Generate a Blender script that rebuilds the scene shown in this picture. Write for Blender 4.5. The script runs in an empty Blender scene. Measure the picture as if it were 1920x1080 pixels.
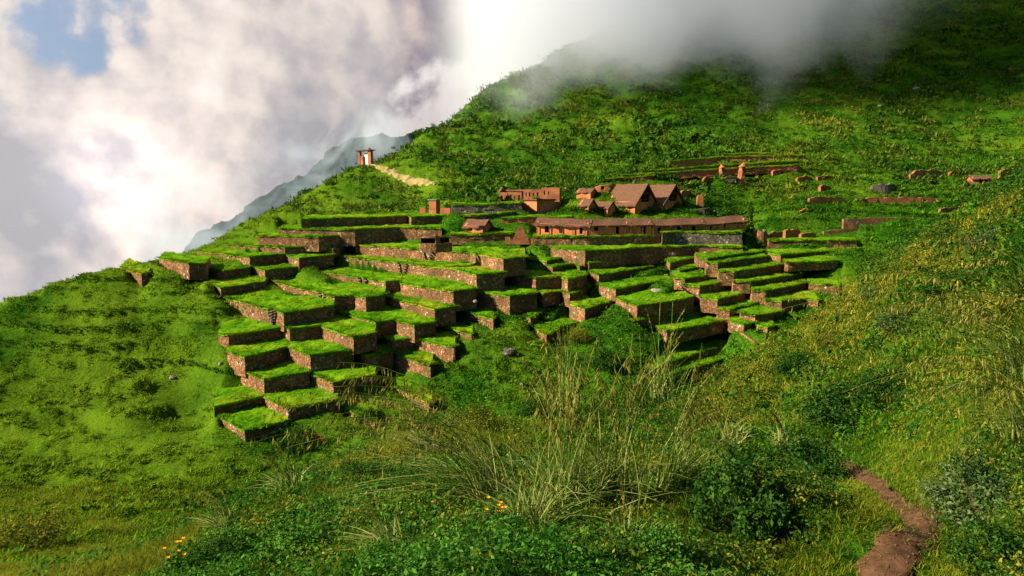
import bpy, math, random
import numpy as np
random.seed(7); RNG = np.random.default_rng(11)
scene = bpy.context.scene
COL = scene.collection
F = 1280.0; PIT = math.atan(160/1280.0); CP, SP = math.cos(PIT), math.sin(PIT)
def ray(u, v):                       # direction of a photo pixel, per metre of depth: (x/y, z/y)
    w = (540-np.asarray(v, float))/F; a = (np.asarray(u, float)-960)/F
    Y = CP+SP*w
    return a/Y, (-SP+CP*w)/Y
def P(u, v, y):
    rx, rz = ray(u, v); return np.array([rx*y, y, rz*y], float)
# ---------------------------------------------------------------- noise
def _hash(ix, iy, seed):
    h = (ix*374761393 + iy*668265263 + seed*1442695041) & 0xFFFFFFFF
    h = ((h ^ (h >> 13))*1274126177) & 0xFFFFFFFF
    return ((h ^ (h >> 16)) & 0xFFFFFF)/float(0xFFFFFF)
def vnoise(x, y, seed=0):
    x = np.asarray(x, float); y = np.asarray(y, float)
    ix = np.floor(x).astype(np.int64); iy = np.floor(y).astype(np.int64)
    fx = x-ix; fy = y-iy; fx = fx*fx*(3-2*fx); fy = fy*fy*(3-2*fy)
    a = _hash(ix, iy, seed); b = _hash(ix+1, iy, seed); c = _hash(ix, iy+1, seed); d = _hash(ix+1, iy+1, seed)
    return (a*(1-fx)+b*fx)*(1-fy)+(c*(1-fx)+d*fx)*fy
def fbm(x, y, seed=0, o=4):
    t = 0; a = .5; n = 0
    for i in range(o):
        t = t+a*(vnoise(x, y, seed+i*17)-.5); n += a; a *= .5; x = x*2.03+3.1; y = y*2.03+1.7
    return t/n*2
def sstep(a, b, x):
    t = np.clip((np.asarray(x, float)-a)/(b-a), 0, 1); return t*t*(3-2*t)
# ---------------------------------------------------------------- mesh helpers
def mesh_np(name, V, faces, mat, parent=None, smooth=False):
    """V (n,3); faces: list of (m,k) index arrays; ONE mesh object."""
    if isinstance(faces, np.ndarray): faces = [faces]
    faces = [np.asarray(f, np.int32) for f in faces if len(f)]
    me = bpy.data.meshes.new(name)
    V = np.asarray(V, np.float32)
    me.vertices.add(len(V)); me.vertices.foreach_set('co', V.ravel())
    nl = sum(f.size for f in faces); npoly = sum(len(f) for f in faces)
    me.loops.add(nl); me.polygons.add(npoly)
    me.loops.foreach_set('vertex_index', np.concatenate([f.ravel() for f in faces]))
    st = []; o = 0
    for f in faces:
        st.append(o+np.arange(len(f))*f.shape[1]); o += f.size
    me.polygons.foreach_set('loop_start', np.concatenate(st).astype(np.int32))
    me.polygons.foreach_set('use_smooth', np.full(npoly, bool(smooth)))
    me.materials.append(mat); me.update(calc_edges=True); me.validate()
    ob = bpy.data.objects.new(name, me); COL.objects.link(ob)
    if parent: ob.parent = parent
    return ob
class MB:
    """collects solid shapes for one mesh part"""
    def __init__(s): s.v = []; s.q = []; s.t = []; s.n = 0
    def add(s, V, quads=(), tris=()):
        s.v.append(np.asarray(V, float).reshape(-1, 3))
        if len(quads): s.q.append(np.asarray(quads, int).reshape(-1, 4)+s.n)
        if len(tris): s.t.append(np.asarray(tris, int).reshape(-1, 3)+s.n)
        s.n += len(s.v[-1])
    def hexa(s, c8):  # 4 bottom (ccw) + 4 top
        s.add(c8, [(3,2,1,0),(4,5,6,7),(0,1,5,4),(1,2,6,5),(2,3,7,6),(3,0,4,7)])
    def box(s, x0, x1, y0, y1, z0, z1, tp=0.0):
        s.hexa([(x0,y0,z0),(x1,y0,z0),(x1,y1,z0),(x0,y1,z0),(x0+tp,y0+tp,z1),(x1-tp,y0+tp,z1),(x1-tp,y1-tp,z1),(x0+tp,y1-tp,z1)])
    def bar(s, a, b, w, h=None):
        h = h or w; a = np.array(a, float); b = np.array(b, float); d = b-a; d /= np.linalg.norm(d)
        up = np.array([0,0,1.]) if abs(d[2]) < .95 else np.array([0,1.,0]); r = np.cross(d, up); r /= np.linalg.norm(r); up = np.cross(r, d)
        c = [a-r*w/2-up*h/2, a+r*w/2-up*h/2, b+r*w/2-up*h/2, b-r*w/2-up*h/2, a-r*w/2+up*h/2, a+r*w/2+up*h/2, b+r*w/2+up*h/2, b-r*w/2+up*h/2]
        s.hexa(c)
    def tube(s, pts, rad, n=6):
        pts = np.asarray(pts, float); m = len(pts); rad = np.broadcast_to(rad, m)
        tg = np.gradient(pts, axis=0); tg /= np.linalg.norm(tg, axis=1)[:, None]+1e-9
        ref = np.array([.3,.9,.1]); r = np.cross(tg, ref); r /= np.linalg.norm(r, axis=1)[:, None]+1e-9; q = np.cross(tg, r)
        an = np.arange(n)*2*math.pi/n
        V = pts[:, None]+rad[:, None, None]*(np.cos(an)[None, :, None]*r[:, None]+np.sin(an)[None, :, None]*q[:, None])
        Q = [(i*n+j, i*n+(j+1) % n, (i+1)*n+(j+1) % n, (i+1)*n+j) for i in range(m-1) for j in range(n)]
        s.add(V.reshape(-1, 3), Q)
    def build(s, name, mat, parent=None, smooth=False):
        fs = []
        if s.q: fs.append(np.concatenate(s.q))
        if s.t: fs.append(np.concatenate(s.t))
        return mesh_np(name, np.concatenate(s.v), fs, mat, parent, smooth)
def tag(o, label=None, cat=None, group=None, kind=None):
    if label: o['label'] = label
    if cat: o['category'] = cat
    if group: o['group'] = group
    if kind: o['kind'] = kind
    return o
def empty(name, loc, label=None, cat=None, group=None, rz=0.0):
    o = bpy.data.objects.new(name, None); COL.objects.link(o); o.location = loc; o.rotation_euler = (0, 0, rz); o.empty_display_size = .3
    return tag(o, label, cat, group)
def copy_tree(o, parent=None):
    c = o.copy(); COL.objects.link(c); c.parent = parent
    for ch in list(o.children): copy_tree(ch, c)
    return c
# ---------------------------------------------------------------- materials
def M(name):
    m = bpy.data.materials.new(name); m.use_nodes = True; nt = m.node_tree; nt.nodes.clear(); return m, nt
def N(nt, t, **kw):
    n = nt.nodes.new(t)
    for k, v in kw.items():
        if k.startswith('i_'): n.inputs[k[2:].replace('_', ' ')].default_value = v
        else: setattr(n, k, v)
    return n
def L(nt, a, ao, b, bi): nt.links.new(a.outputs[ao], b.inputs[bi])
def ramp(nt, stops, interp='LINEAR'):
    r = nt.nodes.new('ShaderNodeValToRGB'); r.color_ramp.interpolation = interp; e = r.color_ramp.elements
    while len(e) < len(stops): e.new(.5)
    for i, (p, c) in enumerate(stops): e[i].position = p; e[i].color = (*c, 1)
    return r
def noise(nt, co, scale, detail=4, rough=.55, dist=0.0):
    n = N(nt, 'ShaderNodeTexNoise'); n.inputs['Scale'].default_value = scale; n.inputs['Detail'].default_value = detail
    n.inputs['Roughness'].default_value = rough; n.inputs['Distortion'].default_value = dist
    if co: nt.links.new(co, n.inputs['Vector'])
    return n
def mixc(nt, fac, a, b, mode='MIX'):
    m = N(nt, 'ShaderNodeMix', data_type='RGBA', blend_type=mode, clamp_factor=True)
    for s, x in ((0, fac), (6, a), (7, b)):
        if hasattr(x, 'is_linked') or isinstance(x, bpy.types.NodeSocket): nt.links.new(x, m.inputs[s])
        elif s == 0: m.inputs[0].default_value = x
        else: m.inputs[s].default_value = (*x, 1)
    return m.outputs[2]
def grass_mat(name, dark, mid, light, scale=.12, island=True, trans=.25, fine=2.5, yellow=None, ysc=.05, yamt=(.52, .72), west_sun=0, fw=.45, ymax=.75):
    m, nt = M(name); geo = N(nt, 'ShaderNodeNewGeometry'); pos = geo.outputs['Position']
    n1 = noise(nt, pos, scale, 5, .6); n2 = noise(nt, pos, fine, 3, .6)
    mx = N(nt, 'ShaderNodeMath', operation='MULTIPLY_ADD'); nt.links.new(n2.outputs[0], mx.inputs[0]); mx.inputs[1].default_value = fw
    if island:
        ri = N(nt, 'ShaderNodeMath', operation='MULTIPLY_ADD'); nt.links.new(geo.outputs['Random Per Island'], ri.inputs[0]); ri.inputs[1].default_value = .55
        nt.links.new(n1.outputs[0], ri.inputs[2]); ad = N(nt, 'ShaderNodeMath', operation='SUBTRACT'); L(nt, ri, 0, ad, 0); ad.inputs[1].default_value = .275
        L(nt, ad, 0, mx, 2)
    else: L(nt, n1, 0, mx, 2)
    sub = N(nt, 'ShaderNodeMath', operation='SUBTRACT'); L(nt, mx, 0, sub, 0); sub.inputs[1].default_value = fw/2
    r = ramp(nt, [(.3, dark), (.5, mid), (.7, light)]); L(nt, sub, 0, r, 0)
    colr = r.outputs[0]
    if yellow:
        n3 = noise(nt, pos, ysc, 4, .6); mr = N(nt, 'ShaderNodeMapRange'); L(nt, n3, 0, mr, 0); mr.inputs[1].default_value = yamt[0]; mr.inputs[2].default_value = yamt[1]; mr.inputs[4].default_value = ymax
        if west_sun:      # sunlit yellow painted into the grass colour on the western spur
            sx = N(nt, 'ShaderNodeSeparateXYZ'); nt.links.new(pos, sx.inputs[0]); wr = N(nt, 'ShaderNodeMapRange'); L(nt, sx, 0, wr, 0); wr.inputs[1].default_value = -12; wr.inputs[2].default_value = -55; wr.inputs[4].default_value = west_sun
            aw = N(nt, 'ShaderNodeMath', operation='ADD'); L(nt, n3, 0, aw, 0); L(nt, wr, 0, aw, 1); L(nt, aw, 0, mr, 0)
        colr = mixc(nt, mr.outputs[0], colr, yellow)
    d = N(nt, 'ShaderNodeBsdfDiffuse'); nt.links.new(colr, d.inputs[0]); out = N(nt, 'ShaderNodeOutputMaterial')
    if trans:
        t = N(nt, 'ShaderNodeBsdfTranslucent'); nt.links.new(colr, t.inputs[0]); ms = N(nt, 'ShaderNodeMixShader'); ms.inputs[0].default_value = trans
        L(nt, d, 0, ms, 1); L(nt, t, 0, ms, 2); L(nt, ms, 0, out, 0)
    else:
        b = N(nt, 'ShaderNodeBump'); b.inputs['Strength'].default_value = .7; b.inputs['Distance'].default_value = .35
        nb = noise(nt, pos, fine*.8, 5, .65); L(nt, nb, 0, b, 'Height'); L(nt, b, 0, d, 'Normal'); L(nt, d, 0, out, 0)
    return m
def stone_mat(name, c1, c2, c3, cell=1.7, speck=(.42, .36, .28), moss=None, bump=.5):
    m, nt = M(name); geo = N(nt, 'ShaderNodeNewGeometry'); pos = geo.outputs['Position']
    nw = noise(nt, pos, 1.2, 3); add = N(nt, 'ShaderNodeVectorMath', operation='MULTIPLY_ADD'); L(nt, nw, 1, add, 0); add.inputs[1].default_value = (.5,.5,.5); nt.links.new(pos, add.inputs[2])
    v = N(nt, 'ShaderNodeTexVoronoi', feature='F1'); v.inputs['Scale'].default_value = cell; L(nt, add, 0, v, 0)
    ve = N(nt, 'ShaderNodeTexVoronoi', feature='DISTANCE_TO_EDGE'); ve.inputs['Scale'].default_value = cell; L(nt, add, 0, ve, 0)
    sep = N(nt, 'ShaderNodeSeparateColor'); L(nt, v, 'Color', sep, 0)
    r = ramp(nt, [(0, c1), (.55, c2), (1, c3)]); L(nt, sep, 0, r, 0)
    big = noise(nt, pos, .22, 5, .65); bm_ = N(nt, 'ShaderNodeMapRange'); L(nt, big, 0, bm_, 0); bm_.inputs[1].default_value = .38; bm_.inputs[2].default_value = .66; colr = mixc(nt, bm_.outputs[0], r.outputs[0], (c2[0]*.42, c2[1]*.46, c2[2]*.5))
    gt = N(nt, 'ShaderNodeMath', operation='GREATER_THAN'); L(nt, sep, 1, gt, 0); gt.inputs[1].default_value = .968
    colr = mixc(nt, gt.outputs[0], colr, speck)
    eg = N(nt, 'ShaderNodeMapRange'); L(nt, ve, 0, eg, 0); eg.inputs[1].default_value = 0; eg.inputs[2].default_value = .1
    colr = mixc(nt, eg.outputs[0], tuple(x*.3 for x in c1), colr)
    if moss:
        n3 = noise(nt, pos, .55, 5, .7); mr = N(nt, 'ShaderNodeMapRange'); L(nt, n3, 0, mr, 0); mr.inputs[1].default_value = .52; mr.inputs[2].default_value = .68
        colr = mixc(nt, mr.outputs[0], colr, moss)
    d = N(nt, 'ShaderNodeBsdfPrincipled'); nt.links.new(colr, d.inputs[0]); d.inputs['Roughness'].default_value = .95; d.inputs['Specular IOR Level'].default_value = .1
    b = N(nt, 'ShaderNodeBump'); b.inputs['Strength'].default_value = bump; b.inputs['Distance'].default_value = .2; L(nt, eg, 0, b, 'Height'); L(nt, b, 0, d, 'Normal')
    out = N(nt, 'ShaderNodeOutputMaterial'); L(nt, d, 0, out, 0); return m
def plain_mat(name, c1, c2, scale=1.0, rough=.95, stretch=(1, 1, 1), bump=.3, bd=.05, lo=.35, hi=.65):
    m, nt = M(name); tc = N(nt, 'ShaderNodeTexCoord'); mp = N(nt, 'ShaderNodeMapping'); mp.inputs['Scale'].default_value = stretch; L(nt, tc, 'Object', mp, 0)
    n1 = noise(nt, mp.outputs[0], scale, 6, .65); n2 = noise(nt, mp.outputs[0], scale*7, 3, .6)
    ad = N(nt, 'ShaderNodeMath', operation='MULTIPLY_ADD'); L(nt, n2, 0, ad, 0); ad.inputs[1].default_value = .35; L(nt, n1, 0, ad, 2)
    r = ramp(nt, [(lo+.17, c1), (hi+.17, c2)]); L(nt, ad, 0, r, 0)
    d = N(nt, 'ShaderNodeBsdfPrincipled'); L(nt, r, 0, d, 0); d.inputs['Roughness'].default_value = rough; d.inputs['Specular IOR Level'].default_value = .1
    b = N(nt, 'ShaderNodeBump'); b.inputs['Strength'].default_value = bump; b.inputs['Distance'].default_value = bd; L(nt, ad, 0, b, 'Height'); L(nt, b, 0, d, 'Normal')
    out = N(nt, 'ShaderNodeOutputMaterial'); L(nt, d, 0, out, 0); return m
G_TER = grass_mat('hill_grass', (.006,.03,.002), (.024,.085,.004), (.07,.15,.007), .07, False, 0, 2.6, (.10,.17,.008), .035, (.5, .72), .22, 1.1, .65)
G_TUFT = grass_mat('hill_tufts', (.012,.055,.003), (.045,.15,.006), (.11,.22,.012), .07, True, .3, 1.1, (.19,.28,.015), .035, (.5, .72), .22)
G_TOP = grass_mat('terrace_turf', (.03,.11,.003), (.075,.205,.004), (.14,.265,.007), .16, False, 0, 1.6, (.22,.25,.012), .11, (.49, .68))
G_TOPB = grass_mat('terrace_blades', (.03,.11,.003), (.085,.225,.005), (.16,.29,.01), .16, True, .3, 1.6, (.25,.28,.014), .11, (.49, .68))
STONE = stone_mat('dry_stone', (.17,.075,.032), (.34,.165,.072), (.44,.245,.12), 2.6, moss=(.05,.075,.015))
STONE_G = stone_mat('grey_stone', (.10,.085,.06), (.2,.16,.11), (.3,.25,.18), 2.2)
ADOBE = plain_mat('adobe', (.42,.12,.045), (.62,.21,.09), .45, bump=.35, bd=.08)
ADOBE_D = plain_mat('old_adobe', (.20,.075,.032), (.40,.155,.068), .6, bump=.5, bd=.12)
THATCH = plain_mat('thatch', (.07,.034,.019), (.17,.086,.05), 1.6, stretch=(1.6, 1.6, 5), bump=.6, bd=.08)
WOOD = plain_mat('old_wood', (.06,.035,.02), (.15,.09,.05), 3.0)
DARK = plain_mat('interior_shade', (.012,.008,.006), (.02,.013,.009), 1.0)  # near-black colour painting in the shade inside openings
DIRT = plain_mat('path_dirt', (.052,.026,.012), (.15,.075,.037), 1.8, bump=.8, bd=.06)
TRAIL = plain_mat('pale_trail', (.20,.16,.05), (.36,.27,.11), .3)
ROCK = plain_mat('pale_rock', (.15,.125,.09), (.34,.30,.235), 2.0, bump=.6)
# ================================================================ terraces: wall-top outlines on the hillside
CR = {'A': (200,380,3.84), 'B': (600,380,3.84), 'C': (380,560,3.84), 'D': (900,380,4.8), 'E': (1240,400,4.8), 'G': (1060,320,5.3333), 'H': (1180,580,6.0), 'K': (780,330,6.0), 'J': (1120,260,3.84), 'S': (1500,270,4.5)}
TR = """
a1 left 0 - A 95,460 250,508,600 290,503
a2 left 0 a1 A 380,395 590,435,515 712,430
a3 left 0 a10 A 705,468 843,490,538 1038,460
a4 left 0 a3 A 655,345 1028,390,440 1292,365
a5 left 0 a4 A 865,297 1285,318,358 1527,310
a6 left 0 a7 A 1295,375 1385,400,450 1630,375
a7 left 0 a12 A 1040,460 1140,485,545 1388,458
a8 left 0 a5 A 1090,235 1525,245,318 1700,232
a9 left 0 a6 A 1540,320 1630,330,365 1787,292
a10 left 0 a11 A 735,555 820,612,655 1137,565
a30 left 0 - A 515,555 610,612,632 738,570
a11 left 1 a13 A 815,670 1275,790,880 1628,738
a12 left 1 a21 A 1138,550 1640,670,755 1790,660 1797,670 1865,682 B 462,660
a15 left 0 a17 A 1245,185 B 250,190,280 565,178 872,182
a16 left 0 a15 A 1400,118 B 350,105,165 640,92 660,102 938,98
a17 left 1 a18 B 250,300 740,332 1080,355 1320,405,495 1478,388
a18 left 1 a19 B 98,380 560,430 970,475 1127,517,610 1322,500
a19 left 1 a14 A 1388,468 B 475,568 587,560 590,578 960,637,740 1122,620
a14 left 0 a21 B 468,675 828,762,845 972,745
a13 left 0 a24 C 578,195 630,217,290 862,190 868,200 1085,272 1242,245
a20 left 0 a24 C 112,245 185,260,350 577,205
a21 left 0 a13 C 943,85 1245,167 1392,150 1397,160 1525,187,270 1672,165
a22 left 0 a31 C 1243,245 1370,302,360 1517,285
a23 left 2 - C 1520,280 1800,345,460 1814,345
a25 left 2 a23 B 835,860 1092,945,982 1100,940
a26 left 2 a25 B 970,755 1247,835,905 1256,828
a27 left 0 a26 B 1120,635 1365,672,790 1558,645
a28 left 0 a27 B 1322,510 1555,540,615 1745,528 1752,538 1788,548 1925,515
a24 left 0 a29 C 172,370 300,418 612,345 617,350 775,402,500 1082,365
a29 left 0 a32 C 272,508 445,572,670 767,525
a30b left 0 a32 C 768,530 940,602,690 1242,545
a31 left 0 a30b C 1083,372 1190,412,485 1367,375
a33 left 2 - C 1370,388 1640,475,550 1652,470
a34 left 2 - C 1240,555 1632,745,805 1645,735
a32 left 0 a36 C 437,700 615,787,855 967,725
a35 left 0 a36 C 82,778 150,762,828 437,700
a36 left 0 - C 143,850 310,942,1000 612,870
a37 left 2 - C 968,770 1240,882,925 1255,870
u1 middle 0 u2 D 405,500 600,522,560 800,480
u2 middle 0 a28 D 610,568 655,577,630 835,550
u3 middle 0 a28 D 830,538 895,572,610 952,555
v1 middle 0 v2 D 480,302 960,305,390 1640,290
v1b middle 0 v2 D 1640,270 E 140,165,275 730,170
v2 middle 0 v3 D 640,400 945,432,540 1640,395 1772,393 1925,385 E 730,300
v3 middle 3 v4 D 955,520 985,542,600 1482,490
v4 middle 3 v5 D 1000,620 1070,647,710 1577,565
v5 middle 3 v6 D 1080,735 1222,777,835 1705,680
v6 middle 0 - D 1235,850 1415,927,1015 1925,845
v7 middle 0 v8 D 498,797 570,817 745,790 750,800 805,818,885 1028,738
v8 middle 0 - D 815,905 945,952,1035 1217,870
v9 middle 0 - B 1488,815 1515,828,860 1655,745 1782,722
v10 middle 0 - B 1522,880 1630,948,1010 1730,895 1912,840
v12 middle 0 - E -250,965 0,915,940 397,832
v13 middle 0 - H 232,155 425,232,315 1122,110
v14 middle 0 - H 225,685 245,690,760 645,515 1145,372 1400,305 1560,250
v15 middle 0 - H 232,815 250,820,862 622,672 1032,560
e1 right 0 - E 65,437 80,442,460 302,395
e2 right 3 e4 E 330,397 415,403,440 922,335
e3 right 0 e5 E 152,508 165,512,545 402,465
e4 right 3 e6 E 405,440 510,443,525 942,385
e5 right 0 e7 E 118,580 210,587,640 482,540
e6 right 3 e8 E 515,517 650,520,600 1112,455
e6b right 3 e6 E 1120,440 1145,442,472 1592,423
e7 right 0 e9 E 212,645 345,657,740 642,600
e8 right 3 e10 E 648,610 805,612,670 1272,535
e9 right 0 e11 E 358,760 505,772,850 822,690
e10 right 0 e12 E 820,688 940,695,770 1312,620
e10b right 2 e12 E 1330,628 1600,645,715 1615,640
e11 right 0 e14 E 508,850 615,857,940 937,790
e12 right 0 e13 E 942,775 1080,787,850 1292,768
e12b right 2 e12 E 1295,768 1415,778,822 1425,770
e13 right 0 e14 E 718,900 845,917,975 1087,870
e14 right 0 - E 618,970 745,1002,1050 862,975
e15 right 2 e16 E 1085,870 1215,932,945 1222,925
e16 right 0 - E 853,995 955,1022,1060 1012,1000
e17 right 3 e18 E 825,190 970,242,305 1762,240
e18 right 3 e6b E 920,335 1075,372,400 1802,315
w1 upper 0 - K 385,655 560,657,712 1090,640
w2 upper 0 - K 395,318 700,320,400 1192,303
w3 upper 0 - K 540,448 800,440,478 1100,395
w4 upper 0 - K 960,475 1420,462,525 1765,460
j1 high 0 - J 905,112 1080,104,126 1250,102
j2 high 0 - J 520,160 920,128,152 1478,118
j3 high 0 - J 390,228 880,190,216 1440,158
j4 high 0 - J 180,262 880,218,240 1450,188
j5 high 0 - J 20,296 230,276,300 410,266
"""
MT = 0.03                                   # terrace treads rise 3 % into the hill
class T: pass
terr = {}
for ln in TR.strip().splitlines():
    w = ln.split(); t = T(); t.id, t.fl, t.wide, t.par = w[0], w[1], int(w[2]), w[3]; t.uv = []; t.base = []; cr = None
    for k in w[4:]:
        if k in CR: cr = CR[k]; continue
        c = [float(q) for q in k.split(',')]; t.uv.append((cr[0]+c[0]/cr[2], cr[1]+c[1]/cr[2]))
        if len(c) == 3: t.base.append((len(t.uv)-1, cr[1]+c[2]/cr[2]))
    t.ref, t.vb = t.base[-1]; terr[t.id] = t
def prior(v): return 57.0/(.354-ray(960, v)[1])
ids = list(terr); ix = {k: i for i, k in enumerate(ids)}; rows = []; rhs = []
for t in terr.values():
    t.s1 = ray(*t.uv[t.ref])[1]-MT; t.s2 = ray(960, t.vb)[1]-MT
    r = np.zeros(len(ids)); r[ix[t.id]] = .45; rows.append(r); rhs.append(.45*math.log(prior(t.vb)))
for t in terr.values():
    if t.par != '-':
        p = terr[t.par]; q = math.log(min(1.25, max(1.01, p.s1/t.s2))); r = np.zeros(len(ids)); r[ix[t.id]] = 1; r[ix[p.id]] = -1; rows.append(r); rhs.append(q)
ly = np.linalg.lstsq(np.array(rows), np.array(rhs), rcond=None)[0]
for t in terr.values():
    t.y = math.exp(ly[ix[t.id]]); t.c = t.y*t.s1; t.h = t.y*(t.s2-t.s1)*-1
    if t.par != '-': t.h = max(t.h, .3)
    pts = []
    for (u, v) in t.uv:
        y = t.c/(ray(u, v)[1]-MT); y = min(max(y, t.y*.82), t.y*1.32)
        if t.fl in ('high', 'upper'): y = t.y*prior(v)/prior(t.uv[t.ref][1])
        pts.append(P(u, v, y))
    t.pts = np.array(pts)
# ================================================================ terrain: control points (photo pixel, metres away) -> height field
CT = """285,516,121 330,512,123 315,503,128 350,515,121 265,505,125 385,528,117 400,560,112 350,560,113 0,568,118 110,530,120 225,500,126 170,514,123 0,650,103 150,620,106 300,610,108 0,720,92 200,700,96 370,690,98 0,800,82 150,780,86 300,780,86 390,800,85
0,880,66 150,870,69 300,860,72 450,860,75 0,950,50 200,960,48 350,930,56 560,855,76 620,835,78 0,1010,36 150,1020,33 0,1060,27 200,1080,24
320,1080,9 480,1080,8 700,1080,6.5 1000,1080,6 1300,1080,6.5 1550,1080,7 1900,1080,6.6 480,955,13 560,910,16 640,875,19 650,960,11 740,830,23 830,800,27 850,900,14 1000,980,8.5 1000,800,29 1000,880,16 1150,785,34
1200,900,14 1200,830,23 1290,750,46 1300,850,21 1640,1080,7.2 1725,1000,8.6 1705,950,10.5 1655,910,14 1595,868,20 1560,858,23 1500,960,10.2 1420,1020,8.5 1600,935,11.2 1400,900,14
1760,900,12.5 1810,1000,8.6 1900,950,8.2 1900,800,11 1800,780,15 1700,820,18 1600,800,25 1500,780,31 1400,745,40 1350,705,50 1450,655,54 1550,590,52 1640,515,48 1720,460,44 1800,410,40 1920,340,35
1900,450,26 1900,600,17 1750,600,28 1700,700,24 1600,700,32 1500,720,38
1590,555,116 1660,480,133 1520,615,104 1660,440,146 1760,400,160 1860,385,166 1480,640,99
960,650,99 1000,705,91 900,725,88 850,795,79 1100,720,90 1220,745,86 1130,660,98 700,810,80 760,830,77 640,815,80
820,402,160 700,402,166 900,388,168 1000,404,161 1140,405,159 1290,404,161 1190,406,159 1240,405,160.5 1400,425,150 1460,405,158 1600,405,158 1350,372,175 1500,372,172 1650,372,172 1800,352,180 1300,337,188 1500,337,186 1700,327,190
1250,310,198 1450,290,205 1650,290,205 1880,310,195 950,340,195 820,357,187 1100,342,190 1000,280,222 900,250,245 1200,200,250 1500,200,250 1800,200,250 1100,150,290 1400,100,320 1700,100,320 1900,50,350 1300,20,400 1600,0,420 1900,-100,480 1300,-150,560 1700,-200,600
700,302,228 745,282,243 790,258,258 870,205,290 960,150,325 1060,100,368 1160,40,425 1250,-30,480
690,303,222 640,325,218 600,347,212 540,385,203 480,420,192 430,450,182 380,470,165 310,490,147 700,360,200 600,390,188 760,372,191
2200,200,28 2300,700,9 2300,1080,5 2200,-100,400 -250,640,112 -250,720,100 -250,1000,40 -300,1100,12"""
cp = []
for k in CT.split():
    u, v, d = [float(q) for q in k.split(',')]; p = P(u, v, d); cp.append(p)
    sky = [(-250,640),(0,568),(110,530),(225,500),(170,514),(690,303),(640,325),(600,347),(540,385),(480,420),(430,450),(380,470),(310,490)]
    rid = [(745,282),(790,258),(870,205),(960,150),(1060,100),(1160,40),(1250,-30)]
    nr = [(1290,750),(1350,705),(1450,655),(1550,590),(1640,515),(1720,460),(1800,410)]
    if (u, v) in sky: cp.append(p*1.18+np.array([0, 0, -11])); cp.append(p*1.6+np.array([0, 0, -70]))
    if (u, v) in rid: cp.append(p*1.15+np.array([0, 0, -26])); cp.append(p*1.6+np.array([0, 0, -150]))
    if (u, v) in nr: cp.append(p*1.22+np.array([0, 0, -3.5]))
for t in terr.values():
    bi = {i for i, _ in t.base}
    for i in range(len(t.pts)):
        if i == len(t.pts)-1 and t.wide == 2:
            q = t.pts[i].copy(); cp.append(q+np.array([2.2, 1.5, -.45])); cp.append(q+np.array([3.5, -1.5, -t.h*.75])); continue
        if i == len(t.pts)-1 and t.wide == 3:
            q = t.pts[i].copy(); cp.append(q+np.array([1.6, 1.0, -.35])); cp.append(q+np.array([.6, -2.2, -.55*t.h-.2])); continue
        q = t.pts[i].copy(); q[2] -= (t.h*.3+.15) if (i == 0 and t.id in ('a1','a2','a4','a5')) else t.h*(1.0 if i in bi else (.5 if i == 0 else .85))+(.35 if i else .3); cp.append(q)
        if i in bi: q = q.copy(); q[1] += t.h*1.3; q[0] *= 1+t.h*1.3/q[1]*.7; q[2] += .35; cp.append(q)
cp.append(np.array([0, 3.0, -2.3])); cp.append(np.array([-3, 3.5, -2.6])); cp.append(np.array([4, 3.0, -2.1]))
cp = np.array(cp)
KX, KY = 1.0, .55
def feat(x, y): y = np.maximum(y, .5); return np.stack([KX*x/y, KY*np.log(y)], -1)
Q = feat(cp[:, 0], cp[:, 1]); S = cp[:, 2]/cp[:, 1]
def kern(d2): return np.where(d2 > 1e-12, .5*d2*np.log(np.maximum(d2, 1e-12)), 0)
n = len(Q); K = kern(((Q[:, None]-Q[None])**2).sum(-1))+np.eye(n)*1e-4; Pm = np.c_[np.ones(n), Q]
Am = np.block([[K, Pm], [Pm.T, np.zeros((3, 3))]]); sol = np.linalg.solve(Am, np.r_[S, 0, 0, 0]); Wt, At = sol[:n], sol[n:]
TB = np.array([t.pts[t.ref][:2] for t in terr.values()]+[t.pts[i][:2] for t in terr.values() for i in (0, -1)])
PATH_C = np.array([P(u, v, d) for u, v, d in [(1600,1130,5.8),(1650,1080,7.0),(1715,1010,8.5),(1722,965,9.9),(1690,930,11.8),(1655,908,14.2),(1620,885,17.2),(1594,868,20),(1570,858,22.5)]])
def smooth_line(p, n):
    p = np.asarray(p, float); t = np.linspace(0, len(p)-1, n); out = np.zeros((n, p.shape[1])); q = np.vstack([2*p[0]-p[1], p, 2*p[-1]-p[-2]])
    i = np.clip(t.astype(int), 0, len(p)-2); f = (t-i)[:, None]; a, b, c, d = q[i], q[i+1], q[i+2], q[i+3]
    return .5*((2*b)+(c-a)*f+(2*a-5*b+4*c-d)*f*f+(3*b-a-3*c+d)*f**3)
PATH_L = smooth_line(PATH_C[:, :2], 90)
def path_d(x, y):
    x = np.asarray(x, float); r = np.full(x.shape, 99.)
    m = (y < 26) & (x > 0)
    if m.any(): r[m] = np.sqrt(((x[m][:, None]-PATH_L[None, :, 0])**2+(y[m][:, None]-PATH_L[None, :, 1])**2).min(1))
    return r
for t in terr.values():
    t.rxy = np.array([[q[0]/q[1], q[1], q[2]] for q in t.pts]); t.L = min(14, max(6.5, t.h*4.2+2.5)) if t.id in ('a1','a2','a3','a4','a5','a8') or t.fl in ('high', 'upper') else min(19, max(9, t.h*5.5+4))
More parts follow.
